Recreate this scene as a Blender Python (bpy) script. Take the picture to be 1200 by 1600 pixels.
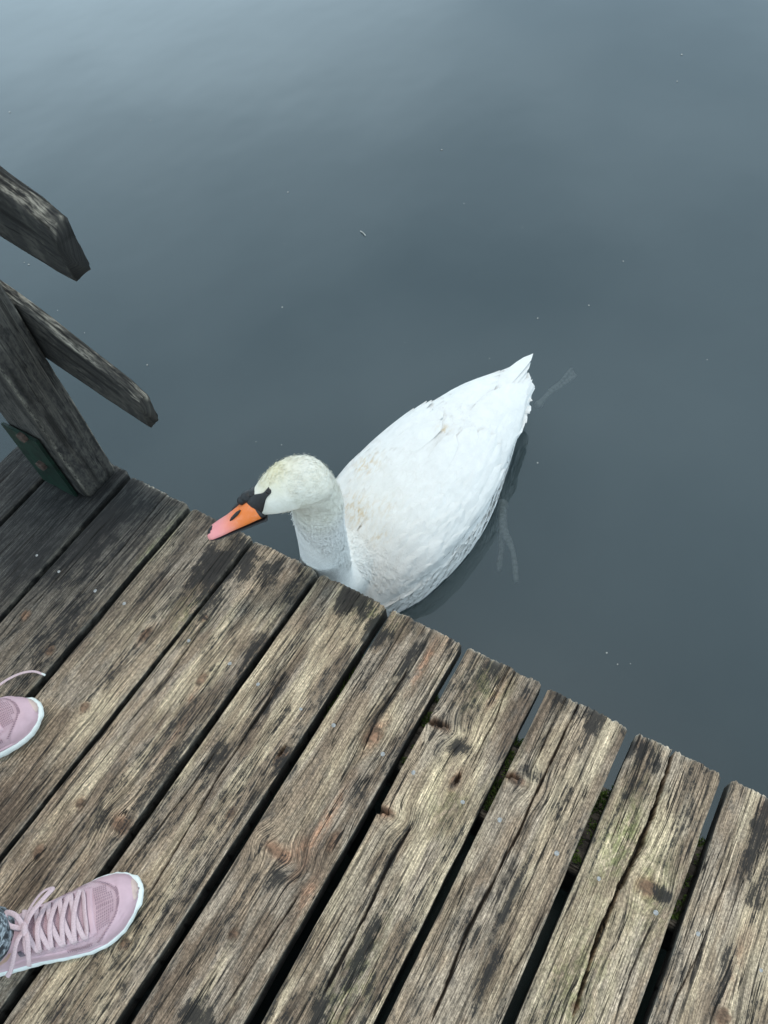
import bpy, bmesh, math, random
import numpy as np
from mathutils import Vector, Matrix

for o in list(bpy.data.objects):
    bpy.data.objects.remove(o, do_unlink=True)
scene = bpy.context.scene
COL = scene.collection
rad = math.radians

# ------------------------------------------------------------------ camera
# world: X = along the planks towards the water, Y = along the deck edge, Z = up, deck top at z = 0
H = 1.30
F = 1200.0                                   # focal length in pixels of the 1200 x 1600 photograph
R = np.array([[0.51208454, -0.73681978, 0.44143633],
              [-0.8553937, -0.39084934, 0.33990942],
              [-0.07791688, -0.55166422, -0.8304189]])
CAM = np.array([0.0, 0.0, H])
cd = bpy.data.cameras.new('camera')
cam = bpy.data.objects.new('camera', cd)
COL.objects.link(cam)
cd.sensor_fit = 'VERTICAL'
cd.sensor_height = 32.0
cd.sensor_width = 24.0
cd.lens = 24.0
cd.clip_start = 0.02
cd.clip_end = 3000
M = Matrix.Identity(4)
for r_ in range(3):
    M[r_][0] = R[r_, 0]; M[r_][1] = -R[r_, 1]; M[r_][2] = -R[r_, 2]; M[r_][3] = CAM[r_]
cam.matrix_world = M
scene.camera = cam
scene.render.resolution_x = 768
scene.render.resolution_y = 1024

# ------------------------------------------------------------------ sky, sun, exposure
SUN_AZ = rad(0)          # measured from +X towards +Y
SUN_EL = rad(83)
world = bpy.data.worlds.new('World')
scene.world = world
world.use_nodes = True
wn = world.node_tree.nodes; wl = world.node_tree.links
wn.clear()
out = wn.new('ShaderNodeOutputWorld'); bg = wn.new('ShaderNodeBackground')
sky = wn.new('ShaderNodeTexSky'); sky.sky_type = 'NISHITA'; sky.sun_disc = False
sky.sun_elevation = SUN_EL; sky.sun_rotation = rad(90) - SUN_AZ
sky.air_density = 1.0; sky.dust_density = 3.0; sky.ozone_density = 1.0
tc = wn.new('ShaderNodeTexCoord'); nz = wn.new('ShaderNodeTexNoise')
mp = wn.new('ShaderNodeMapping'); mp.inputs['Scale'].default_value = (1.0, 1.0, 2.2)
mp.inputs['Rotation'].default_value = (0.25, 0.1, 0.5)
nz.inputs['Scale'].default_value = 1.7; nz.inputs['Detail'].default_value = 3.0; nz.inputs['Roughness'].default_value = 0.45
rp = wn.new('ShaderNodeValToRGB')
rp.color_ramp.elements[0].position = 0.34; rp.color_ramp.elements[0].color = (4.3, 5.7, 6.7, 1)
rp.color_ramp.elements[1].position = 0.66; rp.color_ramp.elements[1].color = (8.0, 10.1, 11.4, 1)
mx = wn.new('ShaderNodeMix'); mx.data_type = 'RGBA'; mx.inputs[0].default_value = 0.78
wl.new(tc.outputs['Generated'], mp.inputs[0]); wl.new(mp.outputs[0], nz.inputs['Vector'])
# overcast layer that brightens towards the horizon, the same all the way round
sxyz = wn.new('ShaderNodeSeparateXYZ'); wl.new(tc.outputs['Generated'], sxyz.inputs[0])
def wmath(op, a, b):
    nd = wn.new('ShaderNodeMath'); nd.operation = op; nd.use_clamp = False
    for i, v in ((0, a), (1, b)):
        if isinstance(v, bpy.types.NodeSocket): wl.new(v, nd.inputs[i])
        else: nd.inputs[i].default_value = v
    return nd.outputs[0]
zz_ = wmath('MAXIMUM', sxyz.outputs[2], 0.0)
hz_ = wmath('ADD', 1.0, wmath('MULTIPLY', wmath('POWER', wmath('SUBTRACT', 1.0, zz_), 1.5), 3.4))
sc_ = wn.new('ShaderNodeVectorMath'); sc_.operation = 'SCALE'
wl.new(rp.outputs[0], sc_.inputs[0]); wl.new(hz_, sc_.inputs['Scale'])
wl.new(nz.outputs[0], rp.inputs[0]); wl.new(sky.outputs[0], mx.inputs[6]); wl.new(sc_.outputs[0], mx.inputs[7])
wl.new(mx.outputs[2], bg.inputs['Color']); bg.inputs['Strength'].default_value = 0.085
wl.new(bg.outputs[0], out.inputs['Surface'])

sd = bpy.data.lights.new('sun', 'SUN'); sd.energy = 1.15; sd.angle = rad(10); sd.color = (1.0, 0.93, 0.84)
sun = bpy.data.objects.new('sun', sd); COL.objects.link(sun)
sdir = Vector((math.cos(SUN_EL) * math.cos(SUN_AZ), math.cos(SUN_EL) * math.sin(SUN_AZ), math.sin(SUN_EL)))
sun.rotation_euler = sdir.to_track_quat('Z', 'Y').to_euler()
sun.location = sdir * 20

vs = scene.view_settings
vs.view_transform = 'Standard'; vs.look = 'None'; vs.gamma = 1.0; vs.use_curve_mapping = False
vs.exposure = 0.0
scene.render.engine = 'CYCLES'

# ------------------------------------------------------------------ helpers
def ray(px, py):
    return R @ np.array([px - 600.0, py - 800.0, F])
def bz(px, py, z=0.0):                         # the point of a pixel's ray at height z
    d = ray(px, py); return CAM + d * ((z - H) / d[2])
def smooth01(t):
    t = np.clip(t, 0, 1); return t * t * (3 - 2 * t)

def vnoise(x, y, seed=0):                      # smooth value noise on a hashed lattice, 0..1
    xi = np.floor(x).astype(np.int64); yi = np.floor(y).astype(np.int64)
    fx = x - xi; fy = y - yi
    fx = fx * fx * (3 - 2 * fx); fy = fy * fy * (3 - 2 * fy)
    def h(a, b):
        n = (a * 374761393 + b * 668265263 + seed * 1274126177) & 0x7fffffff
        n = ((n ^ (n >> 13)) * 1274126177) & 0x7fffffff
        n = n ^ (n >> 16)
        return (n & 0xffff) / 65535.0
    return (h(xi, yi) * (1 - fx) + h(xi + 1, yi) * fx) * (1 - fy) + (h(xi, yi + 1) * (1 - fx) + h(xi + 1, yi + 1) * fx) * fy
def fbm(x, y, seed=0, o=3):
    s = 0.0; a = 0.5; t = 0.0
    for k in range(o):
        s = s + a * vnoise(x * 2 ** k, y * 2 ** k, seed + 17 * k); t += a; a *= 0.5
    return s / t

def mesh_obj(name, V, Fc, mat=None, parent=None, smooth=True, attrs=None):
    me = bpy.data.meshes.new(name)
    V = np.asarray(V, dtype=np.float32)
    if isinstance(Fc, np.ndarray) and Fc.ndim == 2:
        n, k = Fc.shape
        me.vertices.add(len(V)); me.vertices.foreach_set('co', V.ravel())
        me.loops.add(n * k); me.loops.foreach_set('vertex_index', Fc.astype(np.int32).ravel())
        me.polygons.add(n); me.polygons.foreach_set('loop_start', np.arange(0, n * k, k, dtype=np.int32))
        me.update(calc_edges=True)
    else:
        me.from_pydata([tuple(map(float, v)) for v in V], [], [tuple(int(i) for i in f) for f in Fc])
    me.validate()
    me.polygons.foreach_set('use_smooth', np.full(len(me.polygons), smooth))
    if attrs:
        for k, (typ, arr) in attrs.items():
            at = me.attributes.new(k, typ, 'POINT')
            arr = np.asarray(arr, dtype=np.float32)
            at.data.foreach_set({'FLOAT': 'value', 'FLOAT_VECTOR': 'vector', 'FLOAT_COLOR': 'color'}[typ], arr.ravel())
    me.update()
    if mat: me.materials.append(mat)
    o = bpy.data.objects.new(name, me); COL.objects.link(o)
    if parent: o.parent = parent
    return o
def empty(name, loc=(0, 0, 0)):
    o = bpy.data.objects.new(name, None); COL.objects.link(o); o.location = loc
    o.empty_display_size = 0.05
    return o
def tag(o, label=None, cat=None, group=None, kind=None):
    if label: o['label'] = label
    if cat: o['category'] = cat
    if group: o['group'] = group
    if kind: o['kind'] = kind
    return o
def keep_parent(o, p):                          # p has an identity rotation: only its location matters
    o.parent = p
    o.matrix_parent_inverse = Matrix.Translation(-Vector(p.location))

def grid_faces(nr, nc, wrap=False, off=0):
    r = np.arange(nr - 1)[:, None]; c = np.arange(nc if wrap else nc - 1)[None, :]
    c2 = (c + 1) % nc
    a = r * nc + c; b = r * nc + c2; d = (r + 1) * nc + c; e = (r + 1) * nc + c2
    return (np.stack([a, b, e, d], -1).reshape(-1, 4) + off)

def tube(pts, rads, n=10, up=None, flat=1.0, cap=True):
    """swept tube; flat squashes it along its second axis"""
    P = np.asarray(pts, float); rads = np.broadcast_to(np.asarray(rads, float), (len(P),))
    T = np.gradient(P, axis=0); T /= np.linalg.norm(T, axis=1)[:, None] + 1e-12
    u = np.array(up if up is not None else ([0, 0, 1] if abs(T[0][2]) < 0.9 else [1, 0, 0]), float)
    V = []
    a = np.linspace(0, 2 * math.pi, n, endpoint=False)
    for i in range(len(P)):
        u = u - T[i] * np.dot(u, T[i]); u /= np.linalg.norm(u) + 1e-12
        w = np.cross(T[i], u)
        V.append(P[i] + rads[i] * (np.cos(a)[:, None] * w + flat * np.sin(a)[:, None] * u))
    V = np.concatenate(V)
    Fc = [tuple(f) for f in grid_faces(len(P), n, True)]
    if cap:
        Fc.append(tuple(range(n - 1, -1, -1))); Fc.append(tuple(range((len(P) - 1) * n, len(P) * n)))
    return V, Fc
def merge(parts):
    V = []; Fc = []; o = 0
    for v, f in parts:
        V.append(np.asarray(v)); Fc += [tuple(i + o for i in q) for q in f]; o += len(v)
    return np.concatenate(V), Fc
def spline(pts, n):
    """Catmull-Rom through pts (any dimension)"""
    P = np.asarray(pts, float)
    P = np.vstack([2 * P[0] - P[1], P, 2 * P[-1] - P[-2]])
    k = len(P) - 3
    t = np.linspace(0, k, n); i = np.minimum(t.astype(int), k - 1); u = (t - i)[:, None]
    a, b, c, d = P[i], P[i + 1], P[i + 2], P[i + 3]
    return 0.5 * (2 * b + (c - a) * u + (2 * a - 5 * b + 4 * c - d) * u ** 2 + (3 * b - a - 3 * c + d) * u ** 3)
def ellipsoid(c, ax, r, nu=12, nv=16):
    """ax: three unit vectors, r: three radii"""
    V = []; 
    for i in range(nu + 1):
        th = math.pi * i / nu
        for j in range(nv):
            p = 2 * math.pi * j / nv
            V.append(np.asarray(c) + r[0] * math.cos(th) * ax[0] + r[1] * math.sin(th) * math.cos(p) * ax[1] + r[2] * math.sin(th) * math.sin(p) * ax[2])
    return np.array(V), [tuple(f) for f in grid_faces(nu + 1, nv, True)]

# ------------------------------------------------------------------ materials
def new_mat(name):
    m = bpy.data.materials.new(name); m.use_nodes = True
    nt = m.node_tree; nt.nodes.clear()
    o = nt.nodes.new('ShaderNodeOutputMaterial')
    return m, nt, o
class NB:
    """small node builder"""
    def __init__(s, nt): s.nt = nt
    def n(s, typ, **kw):
        nd = s.nt.nodes.new(typ)
        for k, v in kw.items(): setattr(nd, k, v)
        return nd
    def put(s, sock, v):
        if isinstance(v, bpy.types.NodeSocket): s.nt.links.new(v, sock)
        else: sock.default_value = v
    def math(s, op, a, b=0.0, c=0.0, clamp=False):
        nd = s.n('ShaderNodeMath', operation=op, use_clamp=clamp)
        s.put(nd.inputs[0], a); s.put(nd.inputs[1], b); s.put(nd.inputs[2], c)
        return nd.outputs[0]
    def attr(s, name):
        return s.n('ShaderNodeAttribute', attribute_name=name)
    def sep(s, v):
        nd = s.n('ShaderNodeSeparateXYZ'); s.put(nd.inputs[0], v); return nd.outputs
    def comb(s, x, y, z):
        nd = s.n('ShaderNodeCombineXYZ')
        for i, v in enumerate((x, y, z)): s.put(nd.inputs[i], v)
        return nd.outputs[0]
    def vmul(s, v, k):
        nd = s.n('ShaderNodeVectorMath', operation='MULTIPLY'); s.put(nd.inputs[0], v); s.put(nd.inputs[1], k); return nd.outputs[0]
    def vadd(s, v, k):
        nd = s.n('ShaderNodeVectorMath', operation='ADD'); s.put(nd.inputs[0], v); s.put(nd.inputs[1], k); return nd.outputs[0]
    def noise(s, v, scale=1.0, detail=3.0, rough=0.5, dist=0.0):
        nd = s.n('ShaderNodeTexNoise'); s.put(nd.inputs['Vector'], v)
        nd.inputs['Scale'].default_value = scale; nd.inputs['Detail'].default_value = detail
        nd.inputs['Roughness'].default_value = rough; nd.inputs['Distortion'].default_value = dist
        return nd.outputs[0]
    def ramp(s, v, stops):
        nd = s.n('ShaderNodeValToRGB'); s.put(nd.inputs[0], v)
        e = nd.color_ramp.elements
        while len(e) < len(stops): e.new(0.5)
        for i, (p, c) in enumerate(stops):
            e[i].position = p
            e[i].color = (c, c, c, 1) if not hasattr(c, '__len__') else (*c[:3], 1)
        return nd.outputs[0]
    def step(s, v, lo, hi):
        nd = s.n('ShaderNodeMapRange', interpolation_type='SMOOTHSTEP'); s.put(nd.inputs[0], v)
        nd.inputs[1].default_value = lo; nd.inputs[2].default_value = hi
        return nd.outputs[0]
    def mix(s, f, a, b, mode='MIX'):
        nd = s.n('ShaderNodeMix', data_type='RGBA', blend_type=mode)
        s.put(nd.inputs[0], f)
        for i, v in ((6, a), (7, b)):
            if isinstance(v, (tuple, list)): v = (*v[:3], 1)
            s.put(nd.inputs[i], v)
        return nd.outputs[2]
    def bump(s, h, dist, strength=1.0, normal=None):
        nd = s.n('ShaderNodeBump'); nd.inputs['Distance'].default_value = dist; nd.inputs['Strength'].default_value = strength
        s.put(nd.inputs['Height'], h)
        if normal is not None: s.put(nd.inputs['Normal'], normal)
        return nd.outputs[0]
    def bsdf(s, out, color, rough=0.7, normal=None, **kw):
        b = s.n('ShaderNodeBsdfPrincipled')
        if isinstance(color, (tuple, list)): color = (*color[:3], 1)
        s.put(b.inputs['Base Color'], color); s.put(b.inputs['Roughness'], rough)
        if normal is not None: s.put(b.inputs['Normal'], normal)
        for k, v in kw.items(): s.put(b.inputs[k.replace('_', ' ')], v)
        s.nt.links.new(b.outputs[0], out.inputs['Surface'])
        return b
def simple(name, color, rough=0.6, var=0.15, scale=60, bump=0.0, **kw):
    m, nt, o = new_mat(name); b = NB(nt)
    co = b.n('ShaderNodeTexCoord').outputs['Object']
    nzv = b.noise(co, scale, 4, 0.6)
    dark = tuple(c * (1 - var) for c in color); lite = tuple(min(1, c * (1 + var)) for c in color)
    col = b.mix(b.step(nzv, 0.3, 0.7), dark, lite)
    nrm = b.bump(nzv, bump, 1.0) if bump else None
    b.bsdf(o, col, rough, nrm, **kw)
    return m

def wood_material():
    m, nt, o = new_mat('weathered_wood'); b = NB(nt)
    gx = b.attr('gx').outputs['Vector']
    k1 = b.attr('msk'); k2 = b.attr('msk2')
    c1 = b.n('ShaderNodeSeparateColor'); nt.links.new(k1.outputs['Color'], c1.inputs[0])
    c2 = b.n('ShaderNodeSeparateColor'); nt.links.new(k2.outputs['Color'], c2.inputs[0])
    crack, stain, knot = c1.outputs[0], c1.outputs[1], c1.outputs[2]; tan = k1.outputs['Alpha']
    lichen, tone, fresh = c2.outputs[0], c2.outputs[1], c2.outputs[2]; wear = k2.outputs['Alpha']
    broad = b.noise(b.vmul(gx, (2.6, 11, 7.0)), 1.0, 4, 0.6)
    patch = b.noise(b.vmul(gx, (9, 26, 3.0)), 1.0, 5, 0.62)
    fine = b.noise(b.vmul(gx, (5.0, 420, 5.0)), 1.0, 3, 0.65)
    fibre = b.noise(b.vmul(gx, (22, 900, 9.0)), 1.0, 2, 0.6)
    ring = b.noise(b.vmul(gx, (1.5, 170, 4.0)), 1.0, 3, 0.6, 0.12)
    spk = b.noise(b.vmul(gx, (210, 330, 2.0)), 1.0, 4, 0.72)
    spk2 = b.noise(b.vmul(gx, (60, 95, 8.0)), 1.0, 5, 0.68)
    # base tone
    col = b.mix(b.step(broad, 0.30, 0.70), (0.160, 0.118, 0.085), (0.345, 0.270, 0.193))
    col = b.mix(b.math('MULTIPLY', b.step(patch, 0.44, 0.60), 0.6), col, (0.355, 0.30, 0.238))
    blot = b.noise(b.vmul(gx, (28, 60, 3.7)), 1.0, 6, 0.68)
    col = b.mix(b.math('MULTIPLY', b.step(blot, 0.52, 0.68), 0.6), col, (0.125, 0.108, 0.092))
    col = b.mix(b.math('MULTIPLY', tan, b.step(patch, 0.25, 0.62)), col, (0.52, 0.43, 0.29))
    col = b.mix(b.math('MULTIPLY', fresh, b.step(spk2, 0.3, 0.6)), col, (0.36, 0.21, 0.13))
    # overall tone of the board
    col = b.mix(b.math('SUBTRACT', 1.0, tone, clamp=True), col, (0.070, 0.068, 0.064))
    col = b.mix(b.math('MULTIPLY', lichen, b.step(spk2, 0.38, 0.6)), col, (0.17, 0.175, 0.075))
    # grain
    g1 = b.ramp(fine, [(0.28, 0.45), (0.5, 1.0), (0.72, 1.40)])
    col = b.mix(0.7, col, g1, 'MULTIPLY')
    g2 = b.ramp(ring, [(0.34, 0.40), (0.43, 0.98), (0.7, 1.12)])
    col = b.mix(0.65, col, g2, 'MULTIPLY')
    g3 = b.ramp(fibre, [(0.3, 0.45), (0.7, 1.55)])
    col = b.mix(0.75, col, g3, 'MULTIPLY')
    g4 = b.ramp(spk, [(0.28, 0.40), (0.5, 1.0), (0.72, 1.65)])
    col = b.mix(0.9, col, g4, 'MULTIPLY')
    # knots
    kn = b.mix(b.step(spk2, 0.35, 0.65), (0.055, 0.035, 0.024), (0.29, 0.18, 0.115))
    col = b.mix(b.math('MULTIPLY', knot, 0.8), col, kn)
    # black weathering: follows the grain and speckles
    sm = b.math('ADD', b.math('MULTIPLY', spk2, 0.28), b.math('MULTIPLY', b.noise(b.vmul(gx, (11, 300, 6.0)), 1.0, 5, 0.72), 0.42))
    sm = b.math('ADD', sm, b.math('MULTIPLY', spk, 0.30))
    thr = b.math('SUBTRACT', 0.685, b.math('MULTIPLY', stain, 0.325))
    st = b.step(b.math('SUBTRACT', sm, thr), -0.025, 0.05)
    col = b.mix(b.math('MULTIPLY', st, 0.88), col, (0.030, 0.029, 0.029))
    # dark rotted streaks along the grain
    sk1 = b.step(b.noise(b.vmul(gx, (5.5, 120, 21.0)), 1.0, 5, 0.66), 0.565, 0.64)
    sk2 = b.step(b.noise(b.vmul(gx, (3.2, 13, 17.0)), 1.0, 3, 0.55), 0.44, 0.58)
    sk3 = b.step(b.math('ADD', spk2, b.math('MULTIPLY', spk, 0.5)), 0.62, 0.80)
    col = b.mix(b.math('MULTIPLY', b.math('MULTIPLY', sk1, sk2), b.math('ADD', 0.55, b.math('MULTIPLY', sk3, 0.4))), col, (0.030, 0.026, 0.023))
    # pale specks and worn arrises
    col = b.mix(b.math('MULTIPLY', b.step(spk, 0.70, 0.76), 0.5), col, (0.5, 0.47, 0.42))
    col = b.mix(b.math('MULTIPLY', wear, b.step(spk2, 0.35, 0.62)), col, (0.46, 0.42, 0.35))
    # hairline checks along the grain
    ck = b.noise(b.vmul(gx, (2.0, 70, 11.0)), 1.0, 3, 0.5, 0.05)
    hair = b.math('SUBTRACT', 1.0, b.step(b.math('ABSOLUTE', b.math('SUBTRACT', ck, 0.5)), 0.002, 0.011))
    gate = b.step(b.noise(b.vmul(gx, (5, 30, 13.0)), 1.0, 2, 0.5), 0.40, 0.52)
    hair = b.math('MULTIPLY', hair, gate)
    dark = b.math('MAXIMUM', b.math('MULTIPLY', hair, 0.92), b.math('MULTIPLY', crack, 0.93))
    col = b.mix(dark, col, (0.016, 0.014, 0.012))
    gm = b.n('ShaderNodeGamma'); gm.inputs[1].default_value = 1.32; b.put(gm.inputs[0], col)
    hs = b.n('ShaderNodeHueSaturation'); hs.inputs['Saturation'].default_value = 0.92; hs.inputs['Value'].default_value = 1.60; b.put(hs.inputs['Color'], gm.outputs[0])
    col = hs.outputs[0]
    hgt = b.math('ADD', b.math('MULTIPLY', fine, 0.5), b.math('MULTIPLY', ring, 0.7))
    hgt = b.math('ADD', hgt, b.math('MULTIPLY', spk, 0.35))
    hgt = b.math('SUBTRACT', hgt, b.math('MULTIPLY', hair, 0.8))
    nrm = b.bump(hgt, 0.0022, 0.8)
    b.bsdf(o, col, b.math('ADD', 0.72, b.math('MULTIPLY', spk, 0.2)), nrm, Specular_IOR_Level=0.28)
    return m
WOOD = wood_material()

def water_material():
    m, nt, o = new_mat('lake_water'); b = NB(nt)
    geo = b.n('ShaderNodeNewGeometry').outputs['Position']
    n1 = b.noise(b.vmul(geo, (0.55, 0.8, 1.0)), 1.0, 2, 0.5)
    n2 = b.noise(b.vmul(geo, (2.6, 3.4, 1.0)), 1.0, 2, 0.5)
    hgt = b.math('ADD', n1, b.math('MULTIPLY', n2, 0.16))
    nrm = b.bump(hgt, 0.011, 1.0)
    dif = b.n('ShaderNodeBsdfDiffuse'); 
    mur = b.noise(b.vmul(geo, (1.3, 1.1, 1.0)), 1.0, 3, 0.5)
    b.put(dif.inputs['Color'], b.mix(b.step(mur, 0.3, 0.7), (0.052, 0.075, 0.083), (0.056, 0.080, 0.088)))
    tr = b.n('ShaderNodeBsdfTransparent'); tr.inputs['Color'].default_value = (0.80, 0.93, 0.93, 1)
    mixb = b.n('ShaderNodeMixShader'); mixb.inputs[0].default_value = 0.60
    nt.links.new(tr.outputs[0], mixb.inputs[1]); nt.links.new(dif.outputs[0], mixb.inputs[2])
    gl = b.n('ShaderNodeBsdfGlossy'); gl.inputs['Roughness'].default_value = 0.04; gl.inputs['Color'].default_value = (0.97, 0.99, 1, 1)
    nt.links.new(nrm, gl.inputs['Normal'])
    fr = b.n('ShaderNodeFresnel'); fr.inputs['IOR'].default_value = 1.72; nt.links.new(nrm, fr.inputs['Normal'])
    mixs = b.n('ShaderNodeMixShader')
    nt.links.new(fr.outputs[0], mixs.inputs[0]); nt.links.new(mixb.outputs[0], mixs.inputs[1]); nt.links.new(gl.outputs[0], mixs.inputs[2])
    nt.links.new(mixs.outputs[0], o.inputs['Surface'])
    return m

def plume_material():
    m, nt, o = new_mat('white_plumage'); b = NB(nt)
    t = b.attr('tint'); c = b.n('ShaderNodeSeparateColor'); nt.links.new(t.outputs['Color'], c.inputs[0])
    yel, ochre, grey = c.outputs[0], c.outputs[1], c.outputs[2]
    co = b.n('ShaderNodeTexCoord').outputs['Object']
    n1 = b.noise(b.vmul(co, (40, 40, 40)), 1.0, 4, 0.6)
    n2 = b.noise(b.vmul(co, (260, 260, 260)), 1.0, 3, 0.6)
    n3 = b.noise(b.vmul(co, (55, 130, 90)), 1.0, 4, 0.65)
    col = b.mix(b.step(n1, 0.3, 0.7), (0.735, 0.725, 0.70), (0.785, 0.775, 0.75))
    col = b.mix(yel, col, b.mix(b.step(n1, 0.3, 0.7), (0.71, 0.65, 0.43), (0.75, 0.70, 0.52)))
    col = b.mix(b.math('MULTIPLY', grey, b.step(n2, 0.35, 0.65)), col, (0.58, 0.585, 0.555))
    col = b.mix(b.math('MULTIPLY', ochre, b.step(n3, 0.42, 0.66)), col, (0.60, 0.45, 0.25))
    soft = b.noise(b.vmul(co, (13, 26, 16)), 1.0, 2, 0.5)
    nrm = b.bump(b.math('ADD', n2, n1), 0.0016, 0.6, b.bump(soft, 0.012, 0.8))
    b.bsdf(o, col, 0.75, nrm, Specular_IOR_Level=0.2, Sheen_Weight=0.15)
    return m
PLUME = plume_material()

# ------------------------------------------------------------------ water and lake bed
WZ = -0.30
def sheet(name, z, s, mat):
    o = mesh_obj(name, [(-s, -s, z), (s, -s, z), (s, s, z), (-s, s, z)], [(0, 1, 2, 3)], mat)
    tag(o, kind='structure'); return o
lake = sheet('water', WZ, 600, water_material())
bed = sheet('lake_bed', -2.6, 600, simple('silt', (0.030, 0.036, 0.032), 0.9, 0.3, 1.5))

# ------------------------------------------------------------------ deck
deck = empty('wooden_deck', (0, 0.4, 0))
tag(deck, 'weathered wooden deck of wide nailed planks ending at the water', 'deck')
DW = 0.046        # plank thickness

# marks read off the photograph: (pixel x, pixel y, size along grain, size across)
KNOTS = [(227, 991, .022, .008), (39, 961, .011, .010), (77, 1016, .010, .009), (315, 1062, .016, .008), (132, 1105, .013, .009),
         (440, 1180, .016, .010), (190, 1288, .013, .017), (125, 1255, .012, .009), (360, 1270, .010, .006), (583, 1147, .020, .012),
         (432, 1330, .008, .026), (522, 1315, .018, .009), (686, 1132, .008, .022), (712, 1220, .016, .007), (604, 1268, .007, .018),
         (805, 1216, .009, .018), (1012, 1387, .013, .016), (365, 1460, .008, .007), (195, 1475, .009, .008), (1130, 1590, .014, .012),
         (320, 965, .008, .006), (900, 1573, .006, .006), (60, 1330, .012, .009), (860, 1450, .008, .006)]
STAINS = [(350, 880, .11, .07, 1.0), (330, 925, .10, .06, .75), (560, 930, .07, .06, .95), (590, 985, .05, .05, .9), (560, 1040, .10, .03, .55),
          (420, 890, .07, .05, .8), (455, 925, .08, .04, .7), (350, 990, .12, .03, .6), (400, 1010, .10, .025, .7), (760, 1040, .06, .05, .75),
          (720, 1170, .03, .035, .9), (640, 1030, .07, .02, .8), (700, 1025, .03, .02, .6), (930, 1120, .09, .03, .8), (880, 1240, .08, .025, .6),
          (1010, 1175, .045, .04, .85), (1000, 1230, .03, .03, .7), (1190, 1290, .12, .02, .9), (1180, 1400, .1, .02, .7), (830, 1210, .02, .04, .7),
          (60, 870, .20, .10, .7), (150, 830, .22, .11, .8), (110, 960, .2, .05, .7), (40, 780, .15, .12, .7), (250, 1220, .16, .03, .75),
          (340, 1180, .14, .03, .7), (440, 1195, .03, .03, .9), (160, 1280, .04, .03, .7), (430, 1080, .07, .03, .7), (560, 1230, .06, .03, .6),
          (440, 1370, .05, .03, .7), (310, 1590, .05, .04, .9), (560, 1500, .14, .018, .8), (610, 1345, .10, .012, .9), (500, 1580, .06, .03, .8),
          (730, 1460, .05, .05, .6), (800, 1400, .12, .012, .8), (760, 1530, .10, .015, .8), (1040, 1400, .02, .03, .9), (1130, 1530, .1, .015, .7),
          (195, 1500, .05, .03, .6), (240, 1440, .05, .02, .7), (230, 1050, .08, .04, .4), (690, 1300, .05, .02, .5), (140, 760, .08, .10, .9)]
TANS = [(740, 1150, .10, .022, 1.0), (690, 1210, .10, .02, .9), (780, 1100, .06, .015, .7), (960, 1300, .08, .03, .9), (1030, 1310, .07, .025, .8),
        (1010, 1370, .05, .03, .9), (1180, 1440, .12, .02, .8), (640, 1270, .10, .03, .6), (590, 1130, .07, .03, .7), (220, 970, .06, .02, .8),
        (850, 1180, .08, .015, .6), (330, 1050, .06, .02, .8), (300, 1180, .08, .015, .7), (150, 1110, .1, .03, .6), (900, 1480, .12, .04, .5),
        (430, 960, .06, .01, .7), (520, 1200, .1, .02, .5), (690, 1400, .12, .03, .4), (800, 1490, .12, .03, .4), (500, 1450, .15, .04, .3)]
FRESH = [(585, 1148, .03, .012, .9), (660, 1040, .045, .007, .9), (700, 1000, .03, .006, .7), (780, 1075, .035, .008, .9), (440, 1335, .012, .03, .8),
         (505, 1290, .07, .009, .9), (470, 1330, .02, .015, .8), (190, 1288, .012, .018, 1.0), (227, 991, .02, .008, .9), (712, 1220, .018, .006, .8),
         (600, 1268, .008, .016, .8), (1012, 1385, .014, .015, .8), (440, 1180, .012, .008, .6), (300, 1090, .02, .006, .5), (1195, 1260, .02, .012, .6),
         (275, 1145, .05, .006, .5), (1150, 1500, .05, .01, .5), (480, 1400, .03, .008, .7), (690, 1132, .008, .02, .6)]
LICHEN = [(970, 1310, .08, .03, .9), (760, 1070, .05, .03, .6), (590, 960, .03, .05, .7), (255, 840, .08, .010, .9), (1020, 1395, .08, .03, .5),
          (540, 1550, .10, .03, .6), (700, 1260, .05, .03, .4), (890, 1560, .1, .04, .5), (300, 960, .06, .04, .4)]
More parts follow.
